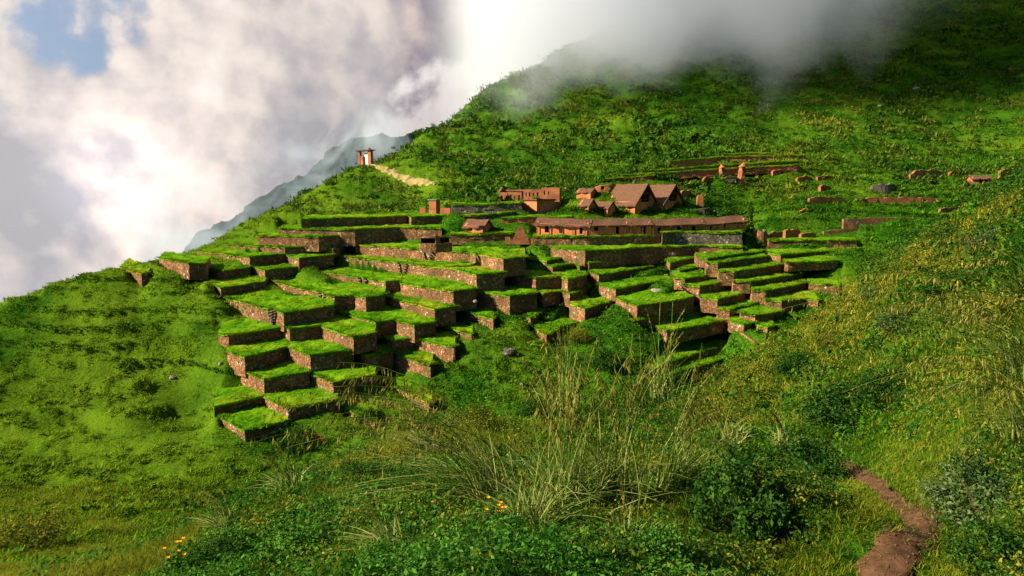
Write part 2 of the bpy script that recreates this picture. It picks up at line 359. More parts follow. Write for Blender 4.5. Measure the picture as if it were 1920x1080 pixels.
def clamp_terraces(x, y, z):
    rx = x/np.maximum(y, .5); z = z.copy()
    for t in terr.values():
        a = t.rxy; m = (rx > a[0, 0]-.004) & (rx < a[-1, 0]+.002) & (y > a[:, 1].min()-4) & (y < a[:, 1].max()+t.L+8)
        if not m.any(): continue
        d = y[m]-np.interp(rx[m], a[:, 0], a[:, 1]); top = np.interp(rx[m], a[:, 0], a[:, 2])+MT*d; L_ = t.L
        lim = np.where(d >= -.3, top-.3+np.maximum(0, d-.55*L_)*.9+np.where(d > L_*.98, 50, 0), top-(t.h if t.wide != 3 else t.h*np.interp(rx[m], [a[t.ref, 0], a[-1, 0]], [1, .3]))*.92-.1+np.maximum(0, -d-1.2)*.5+np.where(d < -3.5, 50, 0))
        z[m] = np.minimum(z[m], lim)
    return z
def height(x, y, detail=True):
    x = np.atleast_1d(np.asarray(x, float)); y = np.atleast_1d(np.asarray(y, float)); out = np.zeros(x.shape)
    for i in range(0, len(x), 20000):
        xs, ys = x[i:i+20000], y[i:i+20000]; f = feat(xs, ys)
        d2 = ((f[:, None]-Q[None])**2).sum(-1); z = (kern(d2)@Wt+At[0]+f@At[1:])*np.maximum(ys, .5)
        if detail:
            tm = 1-np.exp(-(((xs[:, None]-TB[None, :, 0])**2+(ys[:, None]-TB[None, :, 1])**2)/(7.0**2))).max(1)   # calm under the terraces
            far = sstep(20, 70, ys)
            nz = far*tm*(.9*fbm(xs*.07, ys*.07, 3)+.45*fbm(xs*.3, ys*.3, 9, 3)*sstep(60, 30, ys*0+30))
            st = 2.1; q = z/st+.6*fbm(xs*.03, ys*.03, 21); fr = q-np.floor(q); tread = (np.floor(q)+sstep(.68, 1, fr))*st-.6*st*fbm(xs*.03, ys*.03, 21)
            lh = sstep(-14, -34, xs)*sstep(140, 120, ys); nz = nz*(1-.5*lh)+far*tm*(.42+.35*lh)*(tread-z)*sstep(-.35, .2, fbm(xs*.02, ys*.02, 33)+.1)
            nz = nz+far*tm*(.30*sstep(.02, .3, fbm(xs*.75, ys*.6, 61, 2))*(.5+ys/160)); mt = sstep(185, 260, ys); gl = 1-np.abs(fbm(xs*.035+ys*.006, ys*.008, 141, 3)); nz = nz+mt*(-1.8*sstep(.75, 1, gl)+1.7*fbm(xs*.035, ys*.035, 41)+1.1*fbm(xs*.16, ys*.16, 47, 3))
            near = 1-far; pd = sstep(.5, 1.6, path_d(xs, ys)); nz = nz+near*(.1+.9*pd)*(.28*fbm(xs*.35, ys*.35, 5)+.10*fbm(xs*1.3, ys*1.3, 6, 3)); nz = nz-near*.12*(1-pd)
            z = z+nz
        if detail: kx, ky = P(1500, 990, 9.2)[:2]; z = z+.62*np.exp(-(((xs-kx)*.8+(ys-ky)*.45)/.8)**2-(((ys-ky)*.85-(xs-kx)*.5)/1.5)**2)
        z = clamp_terraces(xs, ys, z)
        out[i:i+20000] = z
    return out
_yy = np.exp(np.linspace(math.log(3), math.log(700), 900))
def hit(u, v, ymin=3.0):
    """first point of the ground along a photo pixel's ray"""
    rx, rz = ray(u, v); ys = _yy[_yy >= ymin]; z = height(rx*ys, ys); d = rz*ys-z; k = np.argmax(d < 0)
    if k == 0: k = len(ys)-1
    a, b = d[k-1], d[k]; y = ys[k-1]+(ys[k]-ys[k-1])*(a/(a-b) if a != b else 0)
    return np.array([rx*y, y, rz*y])
# ---- ground sheet
TH = np.tan(np.radians(np.linspace(-60, 60, 760))); RR = np.exp(np.linspace(math.log(2.2), math.log(900), 720))
gx = (TH[None, :]*RR[:, None]).ravel(); gy = np.repeat(RR, len(TH)); gz = height(gx, gy)
nc = len(TH); ii, jj = np.meshgrid(np.arange(len(RR)-1), np.arange(nc-1), indexing='ij'); a = (ii*nc+jj).ravel()
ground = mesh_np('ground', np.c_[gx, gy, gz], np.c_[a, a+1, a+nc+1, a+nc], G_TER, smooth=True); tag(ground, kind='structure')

_GZ = gz.reshape(len(RR), len(TH))
def gheight(x, y):
    """height read off the finished ground sheet (fast)"""
    x = np.asarray(x, float); y = np.asarray(y, float)
    fi = np.clip(np.log(np.maximum(y, .1)/RR[0])/math.log(RR[-1]/RR[0])*(len(RR)-1), 0, len(RR)-1.001); fj = np.clip(np.interp(x/np.maximum(y, .1), TH, np.arange(len(TH))), 0, len(TH)-1.001)
    i = fi.astype(int); j = fj.astype(int); a = (y-RR[i])/(RR[i+1]-RR[i]); b = fj-j; a = np.clip(a, 0, 1)
    return (_GZ[i, j]*(1-b)+_GZ[i, j+1]*b)*(1-a)+(_GZ[i+1, j]*(1-b)+_GZ[i+1, j+1]*b)*a
# ================================================================ build the terraces
def resample(p, step):
    out = [p[0]]; cor = [0]
    for a, b in zip(p[:-1], p[1:]):
        n = max(1, int(np.linalg.norm(b-a)/step))
        for k in range(1, n+1): out.append(a+(b-a)*k/n)
        cor.append(len(out)-1)
    return np.array(out)
def blades(base, hgt, lean, width, segs=2, az=None, bend=1.0, rng=RNG, up=None):
    """curved grass blades; returns V, tris"""
    n = len(base); az = rng.uniform(0, 2*math.pi, n) if az is None else az
    d = np.c_[np.cos(az), np.sin(az), np.zeros(n)]; sd = np.c_[-np.sin(az), np.cos(az), np.zeros(n)]
    tw = rng.uniform(-.9, .9, n)[:, None]; sd = sd*np.cos(tw)+d*np.sin(tw)
    m = 2*segs+1; V = np.zeros((n, m, 3))
    for k in range(segs+1):
        t = k/segs; c = base+d*(lean*hgt*(t**1.6)*bend)[:, None]; c[:, 2] += hgt*(t-.45*np.clip(lean, 0, 1.6)*t*t*bend)
        if k < segs:
            w = (width*(1-t*.75)/2)[:, None]; V[:, 2*k] = c-sd*w; V[:, 2*k+1] = c+sd*w
        else: V[:, m-1] = c
    tr = []
    for k in range(segs-1): tr += [(2*k, 2*k+1, 2*k+3), (2*k, 2*k+3, 2*k+2)]
    tr.append((2*segs-2, 2*segs-1, 2*segs)); tr = np.array(tr)
    return V.reshape(-1, 3), (tr[None]+(np.arange(n)*m)[:, None, None]).reshape(-1, 3)
def tufts(pos, size, per, spread, wid, lean=(.2, .9), segs=1, rng=RNG):
    n = len(pos); b = np.repeat(pos, per, 0); s = np.repeat(size, per)
    off = rng.normal(0, 1, (n*per, 2))*spread*s[:, None]; b = b.copy(); b[:, :2] += off
    return blades(b, s*rng.uniform(.55, 1.1, n*per), rng.uniform(*lean, n*per), s*wid*rng.uniform(.7, 1.3, n*per), segs, rng=rng)
def leaves(cen, size, nrm=None, rng=RNG, asp=.5):
    n = len(cen); a = rng.normal(0, 1, (n, 3)); a /= np.linalg.norm(a, axis=1)[:, None]
    if nrm is not None:
        b = nrm+rng.normal(0, .55, (n, 3)); b /= np.linalg.norm(b, axis=1)[:, None]; a = a-b*(a*b).sum(1)[:, None]; a /= np.linalg.norm(a, axis=1)[:, None]+1e-9; c = np.cross(b, a)
    else:
        b = rng.normal(0, 1, (n, 3)); c = np.cross(a, b); c /= np.linalg.norm(c, axis=1)[:, None]+1e-9
    s = np.asarray(size)[:, None] if np.ndim(size) else size
    V = np.stack([cen-a*s, cen+c*s*asp, cen+a*s, cen-c*s*asp], 1).reshape(-1, 3)
    return V, np.arange(n*4).reshape(-1, 4)
ORD = ['lowest','second','third','fourth','fifth','sixth','seventh','eighth','ninth','tenth','eleventh','twelfth','thirteenth','fourteenth','fifteenth','sixteenth']
FLN = {'left': 'left of the gully', 'middle': 'below the long thatched hall', 'right': 'on the right flank', 'upper': 'beside the adobe houses', 'high': 'above the gabled houses'}
BINS = {'left': [0,330,420,500,560,640,720,800,880,2000], 'middle': [0,1050,1130,1200,2000], 'right': [0,1290,1340,1390,1440,2000], 'upper': [0,900,2000], 'high': [0,1300,2000]}
bk = {}
for t in terr.values():
    u = t.uv[t.ref][0]; b = BINS[t.fl]; i = max(k for k in range(len(b)-1) if u >= b[k]); bk.setdefault((t.fl, i), []).append(t)
cols = {fl: sorted(i for f2, i in bk if f2 == fl) for fl in FLN}
for (fl, i), l in bk.items():
    l.sort(key=lambda t: -t.uv[t.ref][1]); c = cols[fl].index(i)
    cw = ['first','second','third','fourth','fifth','sixth','seventh','eighth','ninth'][c]
    for k, t in enumerate(l):
        w = t.uv[-1][0]-t.uv[0][0]; sz = 'long' if w > 150 else ('broad' if w > 75 else 'short')
        t.label = f'{sz} grass-topped stone terrace, {ORD[k]}{" up" if k else ""} in the {cw} column {FLN[fl]}'
def block(t):
    p = resample(t.pts, .7); rx, _ = ray(*t.uv[t.ref]); L_ = t.L
    org = np.array([p[len(p)//2][0], p[len(p)//2][1], 0]); root = empty('terrace', (float(t.pts[t.ref][0]), float(t.pts[t.ref][1]), float(t.pts[t.ref][2]-t.h)), t.label, 'terrace', f'stone terraces {FLN[t.fl]}')
    o = np.array(root.location)
    # outward normals of the front line
    d = np.gradient(p[:, :2], axis=0); nrm = np.c_[d[:, 1], -d[:, 0]]; nrm /= np.linalg.norm(nrm, axis=1)[:, None]+1e-9
    seed = sum(ord(c)*(i+3) for i, c in enumerate(t.id))
    p[:, :2] += nrm*(.30*fbm(p[:, 0]*.22, p[:, 1]*.22, seed+2, 3))[:, None]; p[:, 2] += .13*fbm(p[:, 0]*.3+9, p[:, 1]*.3, seed+3, 3)
    # ring: left return, front, right return
    bl = [p[0]+np.array([.75*ray(*t.uv[0])[0]*k, k, MT*k]) for k in np.arange(L_, 0, -1.4)]; br = [p[-1]+np.array([.75*ray(*t.uv[-1])[0]*k, k, MT*k]) for k in np.arange(1.4, L_+.1, 1.4)]
    ring = np.array(bl+list(p)+br); dr = np.gradient(ring[:, :2], axis=0); nn = np.c_[dr[:, 1], -dr[:, 0]]; nn /= np.linalg.norm(nn, axis=1)[:, None]+1e-9
    dep = t.h+1.0; nw = 6; V = []
    for k in range(nw):
        f = k/(nw-1); q = ring.copy(); q[:, 2] += -.05-dep*f; off = .05*dep*f+.17*fbm(ring[:, 0]*1.1+k*.9, ring[:, 1]*1.1+ring[:, 2]+k*1.7, seed, 2)
        q[:, :2] += nn*off[:, None]; V.append(q)
    m = len(ring); V = np.array(V).reshape(-1, 3)-o; i_, j_ = np.meshgrid(np.arange(nw-1), np.arange(m-1), indexing='ij'); a_ = (i_*m+j_).ravel()
    wall = mesh_np('retaining_wall', V, np.c_[a_, a_+m, a_+m+1, a_+1], t.mat if hasattr(t, 'mat') else STONE, root)
    # turf sheet with an overhanging lip
    nr = 15; mp = len(p); rows_ = []; ex = np.array([ray(*t.uv[0])[0]*.75, 1, MT]); ex2 = np.array([ray(*t.uv[-1])[0]*.75, 1, MT]); fr = np.linspace(0, 1, mp)[:, None]; exd = ex*(1-fr)+ex2*fr
    lip = p.copy(); lip[:, :2] += nrm*(.16+.16*fbm(p[:, 0]*1.7, p[:, 1]*1.7, seed+5, 2))[:, None]; lip[:, 2] += -.22+.2*fbm(p[:, 0]*2.1, p[:, 1]*2.1, seed+7, 2); rows_.append(lip)
    for k in range(nr):
        f = (k/(nr-1))**1.3; q = p+exd*(L_*f); 
        if k == 0: q[:, :2] += nrm*.06
        q[:, 2] += .05+.28*fbm(q[:, 0]*.7, q[:, 1]*.7, seed+9, 3)*(1 if k else .5)+(.1*f); rows_.append(q)
    V = np.array(rows_).reshape(-1, 3); i_, j_ = np.meshgrid(np.arange(nr), np.arange(mp-1), indexing='ij'); a_ = (i_*mp+j_).ravel()
    nt_ = int(min(2600, 26*np.linalg.norm(p[-1]-p[0])*min(L_, 7)/2.2)); rr = RNG.uniform(0, 1, nt_); kk = RNG.integers(0, mp, nt_); ff = RNG.uniform(0, 1, nt_)**1.4
    bp = p[kk]+exd[kk]*(L_*.8*ff)[:, None]+np.c_[RNG.normal(0, .3, (nt_, 2)), np.zeros(nt_)]; bp[:, 2] = p[kk][:, 2]+MT*L_*.8*ff+.02
    edge = RNG.uniform(0, 1, nt_) < .3; bp[edge] = p[kk][edge]; bp[edge, :2] += nrm[kk][edge]*RNG.uniform(-.1, .12, edge.sum())[:, None]
    tv, tf = tufts(bp, RNG.uniform(.13, .32, nt_)*(.65+1.15*sstep(.05, .4, fbm(bp[:, 0]*.9, bp[:, 1]*.9, 88, 2))+.4*edge), 5, .45, .28, (.3, 1.5))
    Vall = np.vstack([V, tv])-o
    turf = mesh_np('grass_top', Vall, [np.c_[a_, a_+1, a_+mp+1, a_+mp], tf+len(V)], G_TOPB, root)
    turf.data.materials.clear(); turf.data.materials.append(G_TOP); turf.data.materials.append(G_TOPB)
    mi = np.zeros(len(turf.data.polygons), np.int32); mi[len(a_):] = 1; turf.data.polygons.foreach_set('material_index', mi)
    t.root = root; return root
for t in terr.values():
    if t.id in ('v1b', 'w2', 'w3'): t.mat = STONE_G
    if t.id in ('w4', 'j2', 'j4'): t.mat = ADOBE_D
    block(t)
# flying steps: two leaning rows of jutting slabs that make a V on the wall
def flying(tid, cr, xm, yt, yb, hw):
    t = terr[tid]; c = CR[cr]; u0 = c[0]+xm/c[2]; vt, vb = c[1]+yt/c[2], c[1]+yb/c[2]; us = np.array([q[0] for q in t.uv]); i = int(np.clip(np.searchsorted(us, u0)-1, 0, len(us)-2)); a, b = t.pts[i], t.pts[i+1]
    f = (u0-us[i])/(us[i+1]-us[i]); m = a+(b-a)*f; e = (b-a)/np.linalg.norm(b-a); nn = np.array([e[1], -e[0], 0]); H = t.h*.95; W = hw/c[2]*m[1]/F; o = np.array(t.root.location)
    for sgn in (-1, 1):
        mb = MB()
        for k in range(5):
            g = k/4; q = m+e*sgn*W*(.35+.65*g)+np.array([0, 0, -H*(1-g)-.1])
            mb.hexa(np.array([q+e*x*.22+nn*y+np.array([0, 0, z]) for z in (-.12, .1) for (x, y) in ((-1, .62), (1, .62), (1, -.1), (-1, -.1))])-o)
        mb.build('flying_steps', STONE_G, t.root)
for a in (('a17','B',780,335,405,45),('a18','B',600,430,500,45),('a19','A',1865,530,610,40),('a19','B',325,530,610,40),('a12','A',1572,650,730,40),('a11','A',1205,760,830,34)): flying(*a)
# ================================================================ adobe houses, halls and ruins
def place(name, u, v, y, th, label, cat, group=None, sink=0.0):
    p = P(u, v, y); return empty(name, (p[0], p[1], p[2]-sink), label, cat, group, -math.radians(th))
def wall_open(mb, x0, x1, y0, y1, h, ops, z0=-.8, axis='x'):
    """a wall slab with true openings (a0,a1,z0,z1) along x (or y)"""
    lo, hi = (x0, x1) if axis == 'x' else (y0, y1); br = sorted({lo, hi}|{o[0] for o in ops}|{o[1] for o in ops})
    for a, b in zip(br[:-1], br[1:]):
        sp = [(z0, h)]
        for o in ops:
            if o[0] <= a+1e-6 and o[1] >= b-1e-6: sp = [(z0, o[2]), (o[3], h)]
        for q, r in sp:
            if r-q > .02: mb.box(a, b, y0, y1, q, r) if axis == 'x' else mb.box(x0, x1, a, b, q, r)
def slab(mb, a, b, c, d, th):          # roof slab: a,b lower edge, c,d upper edge (quad a b c d), thickness downward
    q = np.array([a, b, c, d], float); n = np.cross(q[1]-q[0], q[3]-q[0]); n /= np.linalg.norm(n)
    if n[2] < 0: n = -n
    mb.hexa(np.vstack([q-n*th, q]))
def thatch_roof(root, x0, x1, y0, y1, ze, zr, oh=.5, th=.28, mat=None, axis='x', name='roof'):
    """ridge along local x (or y); wavy eaves so the thatch reads as soft"""
    mb = MB(); lo, hi = (x0, x1) if axis == 'x' else (y0, y1); a0, a1 = (y0, y1) if axis == 'x' else (x0, x1); mid = (a0+a1)/2; half = (a1-a0)/2
    n = max(4, int((hi-lo+2*oh)/.7)); m = 6; xs = np.linspace(lo-oh, hi+oh, n+1); sl = (zr-ze)/half
    for sd in (-1, 1):
        top = []; bot = []
        for i, x in enumerate(xs):
            for j in range(m+1):
                f = j/m; r = half+oh+.10*math.sin(x*2.3+sd)+.07*math.sin(x*5.1); t = r*f; sag = -.10*math.sin(math.pi*f)+.07*math.sin(x*1.1+f*3)
                z = zr-sl*t+sag; o = mid+sd*t; top.append((x, o, z+.02) if axis == 'x' else (o, x, z+.02)); bot.append((x, o, z-th) if axis == 'x' else (o, x, z-th))
        k = len(top); V = np.array(top+bot); Qd = []
        for i in range(n):
            for j in range(m):
                a = i*(m+1)+j; Qd += [(a, a+1, a+m+2, a+m+1), (k+a+m+1, k+a+m+2, k+a+1, k+a)]
            a = i*(m+1)+m; Qd.append((a, a+k, a+k+m+1, a+m+1))
        for i in (0, n):
            for j in range(m):
                a = i*(m+1)+j; Qd.append((a, a+1, a+1+k, a+k))
        mb.add(V, Qd)
    return mb.build(name, mat or THATCH, root)
def gabled(u, v, y, th, ln, wd, eh, rh, label, group):
    r = place('adobe_house', u, v, y, th, label, 'house', group, -.35); mb = MB(); t = .5
    wall_open(mb, -ln, 0, 0, t, eh+.05, [], -1.4); wall_open(mb, -ln, 0, wd-t, wd, eh+.05, []); mb.box(-ln, -ln+t, t, wd-t, -.8, eh)
    mb.box(-t, 0, t, wd-t, -.8, eh)
    zc = eh+.15; k = (rh-eh)/(wd/2); gy = .55*wd/2
    for x0 in (-t, -ln):            # gable shoulders leave an open triangle near the ridge
        x1 = x0+t; q = .5+zc*0
        for sgn in (0, 1):
            yy = [0.02, wd*.30, wd*.2, 0.02] if not sgn else [wd*.70, wd-.02, wd-.02, wd*.8]
            b = [(x0, yy[0], eh), (x1, yy[0], eh), (x1, yy[1], eh), (x0, yy[1], eh)]
            if not sgn: tp = [(x0, .05, eh+.06), (x1, .05, eh+.06), (x1, wd*.24, eh+k*wd*.22), (x0, wd*.24, eh+k*wd*.22)]
            else: tp = [(x0, wd*.76, eh+k*wd*.22), (x1, wd*.76, eh+k*wd*.22), (x1, wd-.05, eh+.06), (x0, wd-.05, eh+.06)]
            mb.hexa(b+tp)
    mb.build('wall', ADOBE, r)
    thatch_roof(r, -ln, 0, 0, wd, eh, rh, .75, .3)
    bm = MB(); bm.bar((-.2, wd*.5, eh), (-.2, wd*.5, rh-.3), .22); bm.bar((-.12, wd*.16, eh+.62), (-.12, wd*.84, eh+.62), .2); bm.bar((.06, wd*.27, eh+k*wd*.27-.25), (.06, wd*.73, eh+k*wd*.27-.25), .26); bm.bar((-.25, wd*.5, eh+.7), (-.25, wd*.68, eh+1.7), .14); bm.build('gable_beam', WOOD, r)
    d = MB(); d.box(-ln+.6, -1.3, .6, wd-.6, eh+.3, eh+.4); d.build('loft_shade_panel', DARK, r)  # near-black slab paints the loft's shade behind the open gable
    return r
GH = 'gabled adobe houses'
h1 = gabled(1190, 403.5, 160, 50, 8.4, 7.6, 2.75, 7.0, 'larger adobe house with steep brown thatched roof and open beamed gable', GH)
h2 = gabled(1243, 401.5, 163, 50, 6.6, 7.6, 2.75, 6.7, 'adobe house with steep thatch, tucked close behind the larger gabled one', GH)
pm = MB(); pm.box(-6.0, -5.7, -1.6, -1.3, -.8, 2.2); pm.box(-3.2, -2.9, -1.6, -1.3, -.8, 2.2); pm.build('porch_post', ROCK, h2)
def hut(u, v, y, th, ln, wd, eh, rh, label, ops=(), axis='x', mat=None, oh=.45, group=None, name='adobe_hut', gops=()):
    r = place(name, u, v, y, th, label, 'hut', group); mb = MB(); t = .4
    wall_open(mb, -ln, 0, 0, t, eh, list(ops)); mb.box(-ln, 0, wd-t, wd, -.8, eh); mb.box(-ln, -ln+t, t, wd-t, -.8, eh); wall_open(mb, -t, 0, t, wd-t, eh, list(gops), axis='y')
    k = (rh-eh)
    for x0 in ((-t, -ln) if axis == 'x' else ()):
        mb.hexa([(x0, .02, eh), (x0+t, .02, eh), (x0+t, wd-.02, eh), (x0, wd-.02, eh), (x0, wd*.48, eh+k*.9), (x0+t, wd*.48, eh+k*.9), (x0+t, wd*.52, eh+k*.9), (x0, wd*.52, eh+k*.9)])
    mb.build('wall', mat or ADOBE, r); thatch_roof(r, -ln, 0, 0, wd, eh, rh, oh, .2, axis=axis)
    if ops or gops:
        d = MB(); d.box(-ln+t+.01, -t-.01, wd*.55, wd*.6, -.5, eh-.1); d.build('shade_panel', DARK, r)
    return r
hut(1139, 404.5, 158.5, 40, 5.6, 3.4, 2.0, 3.3, 'low adobe lean-to with two doorways against the larger gabled house', [(-4.9, -4.1, -.3, 1.7), (-1.7, -.9, -.3, 1.8)])
hut(1103, 403.8, 157.5, 40, 2.6, 3.0, 2.5, 3.8, 'tiny adobe shed with a grey hipped roof left of the lean-to')
hut(1107, 379, 167, 35, 3.9, 3.2, 2.5, 3.4, 'small square adobe house with thin grey roof behind the sheds', oh=.3)
hut(905, 436, 143, 30, 4.6, 3.6, 1.35, 2.7, 'low hut with wide brown roof standing alone left of the long hall', [(-3.2, -2.6, .3, 1.1)])
# ---- box-shaped storehouse with flat rim
r = place('adobe_storehouse', 1006.3, 402.5, 159, 50, 'square windowless adobe storehouse with flat overhanging rim', 'building'); mb = MB()
wall_open(mb, -5.0, 0, 0, .5, 3.3, [(-3.7, -3.3, .1, .35), (-2.9, -2.6, .1, .3), (-1.75, -1.2, .05, .85)]); wall_open(mb, -.5, 0, .5, 5.3, 3.3, [(1.0, 1.25, 2.5, 2.8), (3.7, 3.95, 2.5, 2.8)], axis='y'); mb.box(-5, 0, 5.3, 5.8, -.8, 3.3); mb.box(-5, -4.5, .5, 5.3, -.8, 3.3); mb.build('wall', ADOBE, r)
mb = MB(); mb.box(-5.4, .4, -.4, 6.2, 3.302, 3.5); mb.box(-5.1, .1, -.1, 5.9, 3.5, 3.62); mb.build('roof_rim', THATCH, r)
mb = MB(); mb.box(-4.4, -.6, 2, 2.2, -.4, 3.2); mb.build('shade_panel', DARK, r)
mb = MB(); mb.box(-4.0, -.4, 5.81, 7.6, -.8, 2.9, .1); mb.build('annex', ADOBE_D, r)
# ---- roofless ruin with a row of windows
r = place('roofless_ruin', 978, 378, 168, 12, 'roofless adobe ruin with rows of tall niches behind the storehouse', 'ruin'); mb = MB()
wall_open(mb, -6.3, 0, 0, .5, 2.3, [(-5.2, -4.7, .3, 1.5), (-4.0, -3.6, .5, 1.4), (-3.0, -2.4, .0, 1.7), (-1.9, -1.5, .5, 1.4), (-.9, -.4, .2, 1.6)])
wall_open(mb, 0, 4.6, 2.5, 3.0, 3.0, [(.5, .8, 1.3, 2.2), (1.3, 1.7, 1.2, 2.3), (2.3, 2.6, 1.2, 2.2), (3.3, 3.7, 1.2, 2.3)]); wall_open(mb, 4.6, 8.6, 1.5, 2.0, 3.4, [(.0+5.2, 5.6, 1.6, 2.6), (6.2, 6.5, 1.7, 2.5)])
mb.box(8.6, 9.1, 1.5, 5, -.8, 3.3); mb.hexa([(-6.3, .5, -.8), (-5.9, .5, -.8), (-5.9, 5, -.8), (-6.3, 5, -.8), (-6.3, .5, 2.0), (-5.9, .5, 2.0), (-5.9, 5, 3.6), (-6.3, 5, 3.6)]); mb.box(-5.9, 9, 5, 5.5, -.8, 3.0); mb.build('wall', ADOBE_D, r)
mb = MB(); mb.box(-5.8, 8.5, 4.6, 4.8, -.4, 2.6); mb.build('shade_panel', DARK, r)
# ---- the long thatched hall on the great terrace
v1 = terr['v1']; hall = empty('long_hall', tuple(P(1200, 436, v1.y+4)), 'very long low adobe hall with brown thatched roof on the highest great terrace', 'hall'); o = np.array(hall.location)
HP = [P(u, v, v1.y+d) for u, v, d in [(1006, 433, 5), (1103, 437.5, 1.8), (1180, 436, 3.2), (1222, 435, 3.8), (1322, 431, 6.2), (1400, 424, 9)]]
for i, (a, b) in enumerate(zip(HP[:-1], HP[1:])):
    ln = np.linalg.norm((b-a)[:2]); th = math.atan2(b[1]-a[1], b[0]-a[0]); c, s_ = math.cos(th), math.sin(th); rh = [2.75, 2.8, 2.8, 2.55, 2.3][i]; eh = [1.6, 1.65, 1.6, 1.35, 1.15][i]; dz = (b-a)[2]
    def place_seg(ob):
        v = np.empty(len(ob.data.vertices)*3); ob.data.vertices.foreach_get('co', v); v = v.reshape(-1, 3); w_ = v.copy()
        w_[:, 0] = a[0]+c*v[:, 0]-s_*v[:, 1]; w_[:, 1] = a[1]+s_*v[:, 0]+c*v[:, 1]; w_[:, 2] = a[2]+v[:, 2]+dz*v[:, 0]/ln
        ob.data.vertices.foreach_set('co', (w_-o).astype(np.float32).ravel()); ob.data.update()
    mb = MB(); rr = random.Random(i); nd = max(1, int(ln/3.2)); ops = []
    for k in range(nd):
        x = (k+.35+.3*rr.random())*ln/nd; wd_ = .5+.5*rr.random(); ops.append((x-wd_/2, x+wd_/2, -.2 if rr.random() < .6 else .5, eh-.35))
    wall_open(mb, .05, ln-.02, 0, .45, eh, ops); mb.box(.05, ln-.02, 4.0, 4.4, -.8, eh); mb.box(.05, .45, .46, 3.99, -.8, eh+.5); mb.box(ln-.42, ln-.02, .46, 3.99, -.8, eh+.5); place_seg(mb.build('wall', ADOBE if i != 3 else ADOBE_D, hall))
    place_seg(thatch_roof(hall, .05, ln-.05, 0, 4.4, eh, rh, .35 if i else .5, .2))
    mb = MB(); mb.box(.5, ln-.5, 2.4, 2.5, -.6, eh-.05); place_seg(mb.build('shade_panel', DARK, hall))
    mb = MB(); mb.bar((.1, -.35, eh-.15), (ln-.1, -.35, eh-.15), .13)
    for k in range(int(ln/2.6)+1): mb.bar((.3+k*2.5, -.3, -.5), (.3+k*2.5, -.3, eh-.1), .13)
    place_seg(mb.build('eave_post', WOOD, hall))
# ---- broken walls scattered over the hillside
def ruin_wall(u0, u1, vt, vb, label, mat=None, cat='ruin', name='ruined_wall', group='ruined adobe walls on the hillside', niches=0, thick=.8, y=None, curve=0.0, jag=.42):
    g = hit((u0+u1)/2, vb, 100) if y is None else P((u0+u1)/2, vb, y); y = g[1]; a, b = P(u0, vb, y), P(u1, vb, y*1.015); h = (vb-vt)*y/F; ln = np.linalg.norm(b-a); r = empty(name, tuple((a+b)/2), label, cat, group, math.atan2(b[1]-a[1], b[0]-a[0]))
    mb = MB(); n = max(4, int(ln/.8)); sd = u0*.37; xs = np.linspace(-ln/2, ln/2, n+1); hs = h*(1-jag*np.abs(fbm(xs*.5+sd, xs*0+sd, 3, 3))-jag*.6*(np.abs(xs)/(ln/2))**3); cy = curve*(1-(xs/(ln/2))**2)*-1
    ops = set(); 
    if niches:
        for k in range(niches): ops.add(int((k+.5)*n/niches))
    for k in range(n):
        z1a, z1b = hs[k], hs[k+1]; c = lambda x, q, z: (x, cy[q]+z[0], z[1])
        def seg(za, zb0, zb1):
            mb.hexa([(xs[k], cy[k], za), (xs[k+1], cy[k+1], za), (xs[k+1], cy[k+1]+thick, za), (xs[k], cy[k]+thick, za), (xs[k], cy[k]+.08, zb0), (xs[k+1], cy[k+1]+.08, zb1), (xs[k+1], cy[k+1]+thick-.05, zb1), (xs[k], cy[k]+thick-.05, zb0)])
        if k in ops: seg(-1.2, h*.22, h*.22); mb.hexa([(xs[k], cy[k]+.02, h*.72), (xs[k+1], cy[k+1]+.02, h*.72), (xs[k+1], cy[k+1]+thick, h*.72), (xs[k], cy[k]+thick, h*.72), (xs[k], cy[k]+.08, z1a), (xs[k+1], cy[k+1]+.08, z1b), (xs[k+1], cy[k+1]+thick-.05, z1b), (xs[k], cy[k]+thick-.05, z1a)])
        else: seg(-1.2, z1a, z1b)
    mb.build('wall', mat or ADOBE_D, r)
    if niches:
        d = MB(); d.box(-ln/2+.3, ln/2-.3, thick+.02-min(0, curve), thick+.12-min(0, curve), -1, h*.7); d.build('shade_backing', DARK, r)
    else:
        k = int(ln*9); bx = RNG.uniform(-ln/2, ln/2, k); bb = np.c_[bx, np.interp(bx, xs, cy)+RNG.uniform(0, thick, k), np.interp(bx, xs, hs)-.05]
        tv, tf = tufts(bb, RNG.uniform(.12, .3, k), 4, .4, .3, (.3, 1.2)); mesh_np('grass_cap', tv, tf, G_TOPB, r)
    return r
